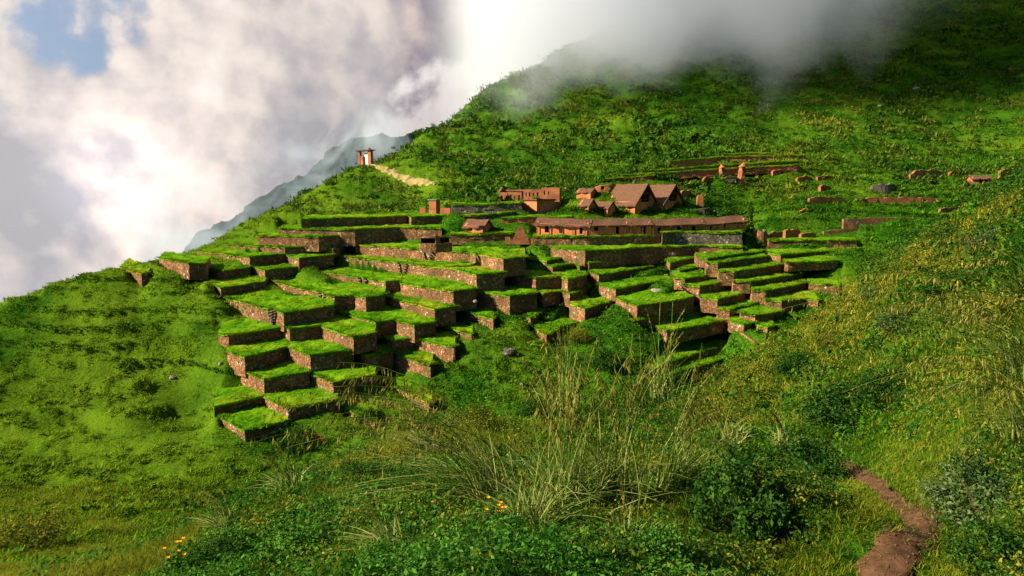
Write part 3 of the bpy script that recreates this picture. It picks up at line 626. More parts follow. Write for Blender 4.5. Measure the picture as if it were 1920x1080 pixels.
RW = [(1582,1744,407,419,'long dark overgrown wall across the slope left of the near ridge',STONE,0),(1545,1664,429,443,'dark mossy wall slanting below the long overgrown one',STONE,0),(1118,1165,345,360,'dark rounded adobe ruin with a row of small windows behind the big thatch',None,4),(1062,1088,349,358,'low pale adobe wall stub just left of the windowed round ruin',None,0),(1278,1297,355,372,'tall broken adobe wall showing past the second gabled house',None,0),
(1304,1332,389,403,'rounded grey stone ruin in the grass right of the second gabled house',STONE_G,0),(1260,1354,328,338,'long row of broken adobe piers left of the two leaning towers',None,9),(1449,1504,317,330,'row of reddish adobe piers under the high terraces at their right end',None,5),
(1495,1522,328,344,'tall square adobe block alone below the end of the high terraces',None,0),(1533,1593,327,340,'jagged adobe wall right of the tall square block',None,5),(1539,1557,346,359,'little adobe block below the jagged wall',None,0),(1636,1679,343,364,'round grey stone ruin with a flat grassy cap on the right slope',STONE_G,0),
(1518,1584,368,382,'dark red retaining wall, nearer of two in line on the right slope',None,0),(1606,1762,369,381,'longest straight red retaining wall on the right slope',None,0),(1707,1768,318,338,'large roofless adobe house wall high on the right slope',None,0),(1782,1819,320,331,'small adobe wall beside the large roofless house wall',None,0),
(1876,1925,315,329,'reddish wall at the far edge above the near ridge',None,0),(1320,1340,330,348,'crumbling adobe stump at the foot of the pier row',None,0),(1385,1443,338,351,'low mossy adobe ruin below the two leaning towers',None,0),(1500,1537,390,404,'short red double wall on the green slope right of the hall',None,0),
(1764,1818,388,399,'dark overgrown wall by the crest of the near ridge',STONE,0),(835,895,377,384,'low pinkish adobe wall above the grey stone terrace',ADOBE,0),(1473,1501,428,443,'thick adobe block on the ruin platform at the right corner terrace',None,0),(1443,1472,433,444,'low crumbled wall between the round corner and the adobe block',STONE,0),
(1503,1530,435,444,'small stepped wall right of the adobe block on the corner terrace',None,0),(788,848,440,460,'low arched stone ruin with grass on top in the upper terraces',STONE,6),(963,1090,419,424.5,'row of red adobe wall footings above the long hall roof',ADOBE,0),(1008,1058,357,372,'weathered adobe wall stub behind the storehouse rim',None,0)]
for q in RW:
    yy = None
    if q[0] in (1473, 1443, 1503): yy = terr['e17'].y+4.5
    if q[0] == 788: yy = terr['a17'].y+6
    if q[0] == 963: yy = v1.y+10
    ruin_wall(q[0], q[1], q[2], q[3], q[4], q[5], niches=q[6], y=yy, curve=(1.6 if q[0] in (1118, 1304, 1636, 788) else 0))
# triangular gable, posts, towers
def solid(name, mb, u, v, y, label, cat, mat, th=0, group=None, part='wall'):
    r = place(name, u, v, y, th, label, cat, group); mb.build(part, mat, r); return r
yg = terr['w1'].y-1.5; mb = MB(); mb.hexa([(-2.0, 0, -.8), (2.0, 0, -.8), (2.0, .6, -.8), (-2.0, .6, -.8), (-.35, .05, 2.9), (.3, .05, 2.9), (.3, .55, 2.9), (-.35, .55, 2.9)]); mb.box(-3.2, -2.01, .05, .6, -.8, .7, .1); mb.box(2.01, 3.0, .05, .6, -.8, .4, .1); solid('ruined_gable', mb, 976, 451, yg, 'lone triangular adobe gable left standing before the long hall', 'ruin', ADOBE_D)
mb = MB(); mb.box(-.95, .95, 0, 1.9, -.8, 2.3, .03); r = solid('adobe_kiosk', mb, 811, 394.5, 158, 'narrow upright adobe kiosk with pale flat cap on the upper left terraces', 'kiosk', ADOBE_D, 25); mb = MB(); mb.box(-1.15, 1.15, -.2, 2.1, 2.3, 2.5); mb.build('roof_cap', ROCK, r)
mb = MB(); mb.box(-3.0, -1.6, .2, .8, -.5, .9, .1); mb.box(1.6, 4.0, .4, 1.0, -.5, .8, .12); solid('low_kerb_wall', mb, 811, 396.5, 156.5, 'low broken pink wall either side of the kiosk foot', 'wall', ADOBE)
mb = MB(); mb.box(-.8, .8, 0, 1.2, -.8, 2.0, .12); mb.box(-.55, .6, .15, 1.0, 2.0, 2.35, .1); solid('stone_pillar', mb, 1313, 384, 168, 'stubby leaning adobe pillar in the grass right of the gabled houses', 'pillar', ADOBE_D)
def tower(u, vt, vb, wpx, label, lean):
    g = hit(u, vb, 120); y = g[1]; W = wpx*y/F; H = (vb-vt)*y/F; r = empty('leaning_tower', tuple(g), label, 'tower', 'pair of leaning adobe towers'); mb = MB(); n = 8; k = 7; H *= .9
    V = []
    for i in range(n+1):
        f = i/n; rad = W/2*(1-.22*f)*(1+.12*math.sin(i*2.1+u)); cx = lean*W*.45*math.sin(f*1.8)
        for j in range(k): a = 2*math.pi*j/k; V.append((cx+rad*math.cos(a), rad*math.sin(a)*.9, -1+(H+1)*f))
    Q_ = [(i*k+j, i*k+(j+1) % k, (i+1)*k+(j+1) % k, (i+1)*k+j) for i in range(n) for j in range(k)]; V.append((lean*W*.6, 0, H+W*.42)); Tt = [(n*k+j, n*k+(j+1) % k, len(V)-1) for j in range(k)]
    mb.add(V, Q_, Tt); mb.build('wall', ADOBE_D, r); cx = lean*W*.45*math.sin(1.5)
    d = MB(); d.box(cx-W*.16, cx+W*.16, -W*.47, -W*.2, H*.68, H*.9); d.build('window', DARK, r)
    e = MB(); e.tube([(lean*W*.45*math.sin(1.8)+math.cos(a)*W*.41, math.sin(a)*W*.40, H*.95) for a in np.linspace(0, 2*math.pi, 13)], .12, 5); e.build('rim', ADOBE, r)
tower(1359, 311, 336, 13, 'hooked adobe tower with a dark window, left one of the pair', -1); tower(1384, 308, 342, 16, 'taller leaning adobe tower, right one of the pair', 1)
mb = MB(); mb.box(-1.3, 1.3, 0, 1.4, -1, 1.7, .05); mb.box(-1.5, 1.5, -.1, 1.5, 1.7, 1.9); g = hit(1371, 345, 120); solid('stone_cist', mb, 1371, 345, g[1], 'small grey box tomb between the two leaning towers', 'tomb', STONE_G)
g = hit(1843, 347.5, 100); hut(1858, 347.5, g[1], 8, 4.6, 3.2, 1.9, 2.7, 'little open-fronted hut with plank roof near the top of the near ridge', [(-3.0, -1.9, -.4, 1.6), (-1.6, -.8, -.4, 1.6)], mat=ADOBE_D, oh=.35)
# round corner of the ruin platform
e17 = terr['e17']; g = P(1424, 450, e17.y+2.5); r = empty('round_bastion', tuple(g), 'rounded pale stone bastion at the corner of the ruin platform', 'bastion'); V = []; k = 18
for z, rr in ((-1.4, 1.75), (.2, 1.6), (1.2, 1.5), (2.0, 1.4), (2.02, .85), (1.0, .8)):
    for j in range(k): a = 2*math.pi*j/k; V.append((rr*math.cos(a)*(1+.06*math.sin(j*2.3)), rr*math.sin(a), z+(.25*math.sin(j*1.7) if z > 1.5 else 0)))
mb = MB(); mb.add(V, [(i*k+j, i*k+(j+1) % k, (i+1)*k+(j+1) % k, (i+1)*k+j) for i in range(5) for j in range(k)]); mb.build('wall', STONE, r)
# gateway on the saddle
g = hit(683, 302, 150); r = empty('hilltop_gateway', (g[0], g[1], g[2]), 'small roofed gateway with white wall on the saddle of the ridge', 'gateway', None, -.65); 
for bx_ in ((-1.7, -1.3, 0, .5, -.6, 1.95), (1.0, 1.9, 0, .6, -.6, 1.95), (-1.29, -.51, .1, .5, -.6, 1.0)): mb = MB(); mb.box(*bx_); mb.build('pier', ADOBE_D, r)
mb = MB(); mb.box(-.5, .98, .5, .8, -.6, 1.6); mb.build('white_wall', plain_mat('whitewash', (.6,.57,.52), (.8,.77,.72), 1), r); mb = MB(); mb.box(-2.3, 2.2, -.35, 1.0, 1.951, 2.15); mb.box(1.2, 1.5, .1, .4, 2.15, 2.45); mb.build('lintel', WOOD, r)
# ---- trail over the saddle, kerbs, bare mud, boulders, path
def ribbon(name, pts2, widths, mat, off=.06, nrow=5, amp=.0):
    NS = 200; c = smooth_line(pts2, NS); wv = np.interp(np.linspace(0, 1, NS), np.linspace(0, 1, len(widths)), widths); d = np.gradient(c, axis=0); nn = np.c_[-d[:, 1], d[:, 0]]; nn /= np.linalg.norm(nn, axis=1)[:, None]; V = []
    for k in range(nrow):
        f = k/(nrow-1)-.5; e = 1+amp*fbm(np.arange(NS)*.22, np.full(NS, k*3.7), 3, 4); q = c+nn*(wv*f*e)[:, None]; V.append(np.c_[q, height(q[:, 0], q[:, 1])+off*(1-.9*abs(2*f)**3)+.018*fbm(q[:, 0]*5, q[:, 1]*5, 8, 3)])
    V = np.array(V).reshape(-1, 3); i_, j_ = np.meshgrid(np.arange(nrow-1), np.arange(NS-1), indexing='ij'); a_ = (i_*NS+j_).ravel(); return tag(mesh_np(name, V, np.c_[a_, a_+1, a_+NS+1, a_+NS], mat, smooth=True), kind='structure')
ribbon('trail', np.array([P(u, v, d)[:2] for u, v, d in [(690,301,224),(704,305,221),(717,317,216),(737,326,211),(768,338,204),(793,348,199),(818,362,193)]]), [1.2, 1.5, 2.4, 3.0, 3.0, 2.6, 1.6], TRAIL, .5, 7, .25)
ribbon('path', PATH_L[::4], [.55, .58, .5, .42, .36, .34, .3], DIRT, .03, 13, .6)
ribbon('bare_mud', np.array([hit(u, v, 60)[:2] for u, v in [(566,818),(585,820),(612,824)]]), [.6, 1.6, .7], plain_mat('orange_mud', (.2,.07,.015), (.36,.13,.03), 1), .12, 5, .5)
def kerb(pts, label):
    p = smooth_line(np.array(pts), 16); o_ = p[0]; mb = MB(); mb.tube(p-o_, .17, 6); ob = mb.build('stone_kerb', STONE, None); ob.location = tuple(o_); tag(ob, label, 'kerb', 'stone kerbs edging the drain')
def tp(tid, u, v):
    t = terr[tid]; y = t.c/(ray(u, v)[1]-MT); y = min(max(y, t.y*.8), t.y*1.4); p = P(u, v, y); return p
kerb([tp('v5', 1228, 504), tp('v5', 1254, 521), tp('v5', 1279, 540)], 'thin diagonal stone kerb running down past the broad turf with the pale rock'); kerb([tp('v13', 1363, 607)+[0,-1,.0], tp('v13', 1386, 619)+[0,-1.5,-.3], tp('v13', 1407, 630)+[0,-2,-.6]], 'diagonal kerb meeting the long dark wall at the lower right')
def boulder(u, v, wpx, label, y=None, flat=.6, mat=None):
    g = hit(u, v, 20) if y is None else P(u, v, y); R_ = wpx*g[1]/F/2; n, m = 9, 14; V = []
    for i in range(n):
        for j in range(m):
            a = math.pi*(i+.0)/(n-1); b = 2*math.pi*j/m; d = np.array([math.sin(a)*math.cos(b), math.sin(a)*math.sin(b), math.cos(a)]); q = 1+.35*float(fbm(np.array([d[0]*1.7+u]), np.array([d[1]*1.7+d[2]*2.1]), 5, 3)[0]); V.append(d*q*R_*np.array([1, .8, flat]))
    mb = MB(); mb.add(V, [(i*m+j, (i+1)*m+j, (i+1)*m+(j+1) % m, i*m+(j+1) % m) for i in range(n-1) for j in range(m)]); ob = mb.build('boulder', mat or ROCK, None); ob.location = (g[0], g[1], g[2]+R_*flat*.3); tag(ob, label, 'boulder', 'loose rocks on the hillside')
tv6 = tp('v6', 1232, 548)
for q in [(1232,548,24,'pale jagged rock lying on the broad middle terrace',tv6[1],.5),(955,664,30,'largest grey boulder in the gully above the tall grass',None,.6,STONE_G),(978,722,12,'small pinkish stone in the gully below the grey boulder',None,.6),(1333,699,9,'white stone at the edge of the long dark walls',None,.8),(1344,710,12,'flat white slab beside the lower dark wall',None,.3),(413,684,9,'tiny upright block on the left meadow near the terrace edge',None,1.1),(323,709,12,'pale round stone out on the left meadow',None,.7),(891,566,9,'small white stone under the tall left terraces',terr['a26'].y+2,.6),(1650,200,9,'white rock high on the dark mountainside',None,.6),(1718,167,12,'pale rock outcrop near the mist on the mountain',None,.5)]: boulder(*q)
# ================================================================ vegetation
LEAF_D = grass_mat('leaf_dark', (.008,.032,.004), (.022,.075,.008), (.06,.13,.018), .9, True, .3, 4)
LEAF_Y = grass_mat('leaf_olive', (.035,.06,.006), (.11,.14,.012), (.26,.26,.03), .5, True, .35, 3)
LEAF_G = grass_mat('leaf_grey', (.02,.055,.010), (.055,.11,.022), (.14,.19,.07), .9, True, .3, 4)
LEAF_B = grass_mat('leaf_bright', (.012,.06,.006), (.04,.14,.012), (.1,.24,.03), .8, True, .35, 4)
BLADE = grass_mat('tall_blades', (.04,.10,.008), (.14,.215,.025), (.40,.42,.13), .8, True, .35, 3)
SEED = grass_mat('seed_heads', (.07,.08,.01), (.16,.155,.02), (.28,.25,.05), 1.2, True, .35, 4)
NEARG = grass_mat('near_grass', (.014,.045,.003), (.066,.12,.006), (.19,.215,.015), .45, True, .35, 2.5, (.20,.22,.02), .16, (.46, .62))
STEM = plain_mat('twigs', (.06,.04,.02), (.13,.09,.05), 4)
PETAL = plain_mat('orange_petals', (.6,.25,.005), (.75,.4,.01), 3)
def polar(n, y0, y1, t0=-.86, t1=.86, pw=1.0):
    y = np.exp(RNG.uniform(0, 1, n)**pw*(math.log(y1/y0))+math.log(y0)); x = y*RNG.uniform(t0, t1, n); return x, y
def ground_pts(x, y, dz=0.0): return np.c_[x, y, gheight(x, y)+dz]
def under_turf(x, y):
    m = np.zeros(len(x), bool); rx = x/y
    for t in terr.values():
        a = t.rxy; k = (rx > a[0, 0]) & (rx < a[-1, 0]); d = y-np.interp(rx, a[:, 0], a[:, 1]); m |= k & (d > -.2) & (d < t.L*.75)
    return m
# -- meadow tufts 32..190 m
x, y = polar(190000, 20, 215, -.8, .8, .75); m = ~under_turf(x, y) & (np.hypot(x+50, y-207) > 34) ; x, y = x[m], y[m]; g = ground_pts(x, y, -.03)
clump = sstep(-.1, .5, fbm(x*.25, y*.25, 77, 3)); c2 = sstep(.02, .3, fbm(x*.75, y*.6, 61, 2)); sz = RNG.uniform(.16, .42, len(x))*(.55+.5*clump+1.0*c2)*(.55+y/150)*(1-.15*sstep(-14, -34, x)*sstep(140, 120, y))
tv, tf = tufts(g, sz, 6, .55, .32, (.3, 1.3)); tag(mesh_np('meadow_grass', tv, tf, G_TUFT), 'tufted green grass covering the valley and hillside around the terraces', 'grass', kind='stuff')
# -- long grass on the ledge risers, darkened in colour to paint in ledge shade
CONT = grass_mat('ledge_grass', (.008,.04,.003), (.022,.085,.004), (.06,.14,.008), .2, True, .2, 1.5)
def ledges(n, y0, y1, t0, t1, seed, amp):
    x, y = polar(n, y0, y1, t0, t1, 1); z0 = height(x, y, False); st = 2.1; q = z0/st+.6*fbm(x*.03, y*.03, 21); fr = q-np.floor(q); k = (fr > .78) & (~under_turf(x, y)) & (fbm(x*.045, z0*.4, seed, 2) > -.12); x, y = x[k], y[k]; g = ground_pts(x, y, -.03); s_ = RNG.uniform(.22, .5, len(x))*amp
    return tufts(g, s_, 6, .5, .34, (.3, 1.2))
tv, tf = ledges(90000, 58, 140, -.78, -.22, 401, 1.0); tag(mesh_np('ledge_grass', tv, tf, CONT), 'long grass painted shadow-dark along faint contour ledges on the left slope', 'grass', kind='stuff')
tv, tf = ledges(120000, 140, 330, .02, .8, 403, 1.7); tag(mesh_np('ledge_grass', tv, tf, CONT), 'long grass painted shadow-dark along the contour ledges above the right flank', 'grass', kind='stuff')
G_MTN = grass_mat('mountain_tufts', (.018,.05,.006), (.06,.125,.012), (.14,.19,.025), .05, True, .3, .6, (.20,.21,.02), .02, (.46, .66))
# -- mountain grass
TRL = np.array([P(u, v, d)[:2] for u, v, d in [(690,301,224),(704,305,221),(717,317,216),(737,326,211),(768,338,204),(793,348,199),(818,362,193)]]); TRL = smooth_line(TRL, 40)
def off_trail(x, y, d=2.2): return np.sqrt(((x[:, None]-TRL[None, :, 0])**2+(y[:, None]-TRL[None, :, 1])**2).min(1)) > d
x, y = polar(120000, 170, 620, -.7, .95, .8); k = off_trail(x, y); x, y = x[k], y[k]; g = ground_pts(x, y, -.1); sz = RNG.uniform(.5, 1.3, len(x))*(.7+y/600)*(.5+1.0*sstep(0, .35, fbm(x*.22, y*.15, 62, 2)))
tv, tf = tufts(g, sz, 5, .7, .4, (.3, 1.2)); tag(mesh_np('mountain_grass', tv, tf, G_MTN), 'coarse grass on the upper mountain slope', 'grass', kind='stuff')
# -- scrub: little rounded bushes dotted over hill and mountain (too many to count)
def scrub(x, y, r, nl, ls, name, mat, label, sq=.75):
    g = ground_pts(x, y); n = len(x); d = RNG.normal(0, 1, (n, nl, 3)); d /= np.linalg.norm(d, axis=2)[..., None]; d[..., 2] = np.abs(d[..., 2]); rad = RNG.uniform(.55, 1.05, (n, nl))
    lob = 1+.35*np.sin(d[..., 0]*5+x[:, None])*np.cos(d[..., 1]*4+y[:, None]); c = g[:, None]+d*(rad*lob*r[:, None])[..., None]*np.array([1.15, 1.15, sq]); nr = d.reshape(-1, 3)
    V, Fq = leaves(c.reshape(-1, 3), np.repeat(r*ls, nl)*RNG.uniform(.6, 1.2, n*nl), nr); return tag(mesh_np(name, V, Fq, mat), label, 'scrub', kind='stuff')
SCRUB = grass_mat('scrub_leaf', (.012,.042,.004), (.03,.09,.007), (.07,.14,.012), .1, True, .2, .8)
x, y = polar(11000, 165, 600, -.65, .95, .8); k = fbm(x*.03, y*.03, 91, 3)+.5*fbm(x*.1, y*.1, 95, 2) > RNG.uniform(-.5, .35, len(x)); x, y = x[k], y[k]; k = ~under_turf(x, y) & off_trail(x, y, 3); x, y = x[k], y[k]
scrub(x, y, RNG.uniform(.3, 1.3, len(x))**2.2*(.9+y/400)*(.7+.9*sstep(0, .4, fbm(x*.02, y*.02, 93, 2))), 40, .32, 'mountain_scrub', SCRUB, 'dark rounded scrub dotted over the mountainside')
x, y = polar(5200, 42, 150, -.8, .8, .7); k = (~under_turf(x, y)) & (RNG.uniform(0, 1, len(x)) < .015+.985*sstep(-32, -14, x)+.3*sstep(90, 60, y)) & ((fbm(x*.06, y*.06, 55, 3) > .12) | (y < 95) & (x > -34) & (fbm(x*.09, y*.09, 57, 3) > -.2)); x, y = x[k], y[k]
cq = np.array([P(u, v, d)[:2] for u, v, d in [(1300,752,45),(1400,690,50),(1470,660,50),(1550,600,48),(1640,525,44),(1720,470,40),(1800,425,36),(1920,360,31)]]); kk = RNG.uniform(0, len(cq)-1.01, 420); ki = kk.astype(int); cz = cq[ki]+(cq[ki+1]-cq[ki])*(kk-ki)[:, None]; cz *= RNG.uniform(.72, 1.02, (420, 1)); x = np.r_[x, cz[:, 0]]; y = np.r_[y, cz[:, 1]]
scrub(x, y, RNG.uniform(.25, .75, len(x)), 42, .27, 'valley_scrub', SCRUB, 'low dark scrub in the valley bottom and gully')
# -- near slope: matted grass and leafy undergrowth
x, y = polar(350000, 3.2, 62, -.9, 1.35, .9); pd = path_d(x, y); k = pd > .33+.14*RNG.normal(0, 1, len(x))+.16*fbm(x*2.2, y*2.2, 66, 2); x, y, pd = x[k], y[k], pd[k]; g = ground_pts(x, y, -.02)
cl = sstep(-.2, .5, fbm(x*.5, y*.5, 71, 3)); lowg = sstep(.3, 2.2, pd); sz = (RNG.uniform(.05, .17, len(x))+.20*cl*RNG.uniform(.3, 1, len(x))*lowg)*(.75+y/38)
tv, tf = blades(np.repeat(g, 3, 0)+np.c_[RNG.normal(0, .05, (len(g)*3, 2))*(1+np.repeat(y, 3)[:, None]/10), np.zeros(len(g)*3)], np.repeat(sz, 3)*RNG.uniform(.6, 1.2, len(g)*3), RNG.uniform(.2, 1.4, len(g)*3), np.repeat(.005+y*.00085, 3)*RNG.uniform(.8, 1.6, len(g)*3), 2)
tag(mesh_np('near_grass', tv, tf, NEARG), 'rough yellow green grass on the near slope either side of the path', 'grass', kind='stuff')
def under(n, y0, y1, t0, t1, nl, thr, seed, name, mat, label, rr=(.12, .38), dmin=1.0):
    x, y = polar(n, y0, y1, t0, t1, .95); k = (path_d(x, y) > dmin) & (fbm(x*.33, y*.33, seed, 3) > thr); x, y = x[k], y[k]; g = ground_pts(x, y); r = RNG.uniform(*rr, len(x))*(.8+y/45)
    n = len(x); d = RNG.normal(0, 1, (n, nl, 3)); d /= np.linalg.norm(d, axis=2)[..., None]; d[..., 2] = np.abs(d[..., 2]); c = g[:, None]+d*(RNG.uniform(.4, 1.1, (n, nl))*r[:, None])[..., None]*np.array([1.1, 1.1, .95])
    V, Fq = leaves(c.reshape(-1, 3), np.repeat(.020+y*.0013, nl)*RNG.uniform(.6, 1.3, n*nl), d.reshape(-1, 3)); return tag(mesh_np(name, V, Fq, mat), label, 'undergrowth', kind='stuff')
under(4200, 4.2, 60, -.5, 1.3, 90, -.05, 201, 'leafy_undergrowth', LEAF_D, 'dark leafy ground cover on the near bank')
under(3000, 4.5, 60, -.4, 1.3, 80, .05, 202, 'olive_undergrowth', LEAF_Y, 'yellow olive ground cover on the sunlit near slope')
under(2600, 4.5, 40, -.45, .86, 80, .05, 203, 'bright_undergrowth', LEAF_B, 'fresh green ground cover on the near bank')
under(3000, 4.3, 17, -.75, .55, 90, -.1, 207, 'lush_undergrowth', LEAF_B, 'lush fresh green weeds across the bottom of the bank', (.10, .34))
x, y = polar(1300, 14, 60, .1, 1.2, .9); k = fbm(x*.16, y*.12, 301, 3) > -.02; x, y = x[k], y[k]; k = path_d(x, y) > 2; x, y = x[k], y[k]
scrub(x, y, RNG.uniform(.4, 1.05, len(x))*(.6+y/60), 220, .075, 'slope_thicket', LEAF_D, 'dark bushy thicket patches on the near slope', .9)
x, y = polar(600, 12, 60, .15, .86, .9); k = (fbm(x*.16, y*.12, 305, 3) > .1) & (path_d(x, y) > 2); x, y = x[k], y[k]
cq = np.array([P(u, v, d)[:2] for u, v, d in [(1300,752,45),(1400,690,50),(1470,660,50),(1550,600,48),(1640,525,44),(1720,470,40),(1800,425,36),(1920,360,31)]]); kk = RNG.uniform(0, len(cq)-1.01, 420); ki = kk.astype(int); cz = cq[ki]+(cq[ki+1]-cq[ki])*(kk-ki)[:, None]; cz *= RNG.uniform(.72, 1.02, (420, 1)); x = np.r_[x, cz[:, 0]]; y = np.r_[y, cz[:, 1]]  # crest row: sunlight painted in as golden bush colour
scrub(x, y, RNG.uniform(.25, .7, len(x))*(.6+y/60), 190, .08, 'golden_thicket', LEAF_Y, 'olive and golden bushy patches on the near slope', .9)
CREST_SUN = grass_mat('crest_grass', (.09,.11,.008), (.22,.235,.016), (.40,.38,.035), .6, True, .35, 2)  # sunlight on the crest, painted into a brighter golden grass colour
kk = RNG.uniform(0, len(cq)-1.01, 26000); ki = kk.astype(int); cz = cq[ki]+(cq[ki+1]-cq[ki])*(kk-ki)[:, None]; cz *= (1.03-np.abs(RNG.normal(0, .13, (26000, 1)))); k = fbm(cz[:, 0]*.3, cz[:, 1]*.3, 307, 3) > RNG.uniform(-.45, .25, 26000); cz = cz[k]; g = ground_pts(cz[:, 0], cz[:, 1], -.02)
tv, tf = tufts(g, RNG.uniform(.2, .6, len(g)), 6, .3, .11, (.2, 1.1), 2); tag(mesh_np('crest_grass', tv, tf, CREST_SUN), 'grass coloured golden like sunlight along the crest of the near slope', 'grass', kind='stuff')
# -- individual shrubs
def shrub_meshes(seed, nl, asp):
    rg = np.random.default_rng(seed); nb = 26; bc = rg.normal(0, 1, (nb, 3)); bc /= np.linalg.norm(bc, axis=1)[:, None]; bc[:, 2] = np.abs(bc[:, 2])*.95; bc *= rg.uniform(.45, .85, nb)[:, None]; bc[:, 2] += .12; br = rg.uniform(.18, .36, nb)
    i = rg.integers(0, nb, nl); d = rg.normal(0, 1, (nl, 3)); d /= np.linalg.norm(d, axis=1)[:, None]; c = bc[i]+d*(br[i]*rg.uniform(.55, 1.1, nl))[:, None]; k = c[:, 2] > -.02; c, d = c[k], d[k]
    # a few long shoots that break the outline
    for q in range(22):
        a = rg.uniform(0, 6.28); e = rg.uniform(.5, 1.3); dv = np.array([math.cos(a)*math.cos(e), math.sin(a)*math.cos(e), math.sin(e)]); tt = rg.uniform(.6, 1.28, 26)[:, None]; c = np.vstack([c, dv*tt+rg.normal(0, .03, (26, 3))]); d = np.vstack([d, np.tile(dv, (26, 1))+rg.normal(0, .6, (26, 3))])
    V, Fq = leaves(c, rg.uniform(.022, .05, len(c)), d, rng=rg, asp=asp); mb = MB()
    for q in range(16): e = bc[q]*1.05; mb.tube([(0, 0, -.1), e*.4+rg.normal(0, .05, 3), e], [.018, .012, .005], 4)
    return V, Fq, mb
PROTO = {}
def shrub(kind, u, v, wpx, label, hs=1.0, cat='shrub', y=None):
    mat, seed, nl, asp = {'dark': (LEAF_D, 1, 5200, .5), 'olive': (LEAF_Y, 2, 4600, .35), 'grey': (LEAF_G, 3, 4600, .45), 'bright': (LEAF_B, 4, 2600, .75), 'tree': (SCRUB, 5, 1500, .6)}[kind]
    g = hit(u, v, 4) if y is None else P(u, v, y); R_ = wpx*g[1]/F/2
    if kind not in PROTO:
        V, Fq, mb = shrub_meshes(seed, nl, asp); r = empty('ridge_tree' if kind == 'tree' else 'shrub', (0, 0, 0)); 
        mesh_np('foliage' if kind != 'tree' else 'crown', V*(1.8 if kind == 'tree' else 1) if False else V, Fq, mat, r); mb.build('stem' if kind != 'tree' else 'trunk', STEM, r); PROTO[kind] = r
    else: r = copy_tree(PROTO[kind])
    r.location = tuple(g-np.array([0, 0, .05*R_])); r.scale = (R_, R_, R_*hs); r.rotation_euler = (0, 0, random.uniform(0, 6.28)); tag(r, label, cat, 'shrubs on the near slope' if kind != 'tree' else 'small trees on the ridge'); return r
for q in [('dark',1400,985,250,'large dark bush left of the path, beside the mown-looking grassy knoll',1.25),('dark',1515,905,190,'dark round bush right behind the large one, where the path disappears'),('grey',1835,965,240,'pale-tipped bush on the right bank of the path',1.0),('dark',1600,800,230,'shadowy bush on the near slope straight above the path bend',.8),
('dark',1670,750,170,'deep green bush next to the shadowy one above the path bend',.8),('olive',1870,610,210,'olive bush below the arching cane at the right edge',.8),('dark',1790,560,140,'dark bush high on the near slope under the ridge crest',.8),('olive',1730,500,100,'yellowish bush close to the near ridge crest',.8),('grey',1860,470,110,'greyish bush nearest the top of the near ridge',.8),
('dark',1895,1075,260,'dark leafy bush filling the bottom right corner',.8),('bright',560,1050,190,'fresh green bush at the bottom, left of the orange flowers',.7),('dark',420,1065,180,'dark low bush at the bottom left of the near bank',.7),('bright',720,1075,160,'bright leafy bush at the bottom below the arching grass',.6),('bright',1230,1060,190,'broad-leaved plant at the bottom right of the tall grass',.9),
('dark',1130,1075,150,'dark leafy plant at the foot of the tall grass',.7),('olive',60,1030,200,'brown-tinged mounded bush in the bottom left corner',.8),('dark',690,905,140,'dark bush under the arching grass plumes',.7),('olive',900,810,150,'olive bush behind the tall grass at the bank edge',.7),('dark',1010,790,110,'deep green bush on the bank edge just behind the grass stalks',.8),
('olive',1330,800,150,'sunny yellow bush on the bank between tall grass and near slope',.6),('grey',1700,620,120,'silvery bush halfway up the near slope',.8),('dark',1500,700,110,'green bush below the sunny crest of the near slope',.8),('olive',1560,650,90,'small golden bush on the sunny crest of the near slope',.8),('grey',1640,560,70,'little grey bush on the crest where the slope meets the terraces',.8),('bright',1450,1000,70,'small fresh shoots at the knoll foot',.7),('dark',560,840,90,'dark shrub in the valley next to the lowest terrace'),('dark',1140,690,80,'dark shrub in the gully below the middle terraces'),('dark',690,790,60,'small dark shrub by the lowest free-standing wall'),('olive',1085,640,60,'yellow-green shrub growing out of the gully terraces')]: shrub(*q)
for q in [('tree',783,257,11,'tallest lone tree on the skyline of the mountain ridge',1.5),('tree',812,238,14,'wide dark tree higher on the skyline ridge'),('tree',736,279,9,'little round tree on the skyline just above the gateway'),('tree',958,153,14,'dark tree on the skyline close to the cloud edge',1.3),('tree',1012,128,16,'shrubby tree on the skyline half lost in the cloud'),('tree',905,345,16,'dark round tree at the foot of the mountain above the ruins'),('tree',668,308,8,'low bush-like tree on the knoll beside the gateway',.9),('tree',1135,330,13,'dark tree on the slope left of the high terraces')]: shrub(*q[:4], q[4], q[5] if len(q) > 5 else 1.0, 'tree')
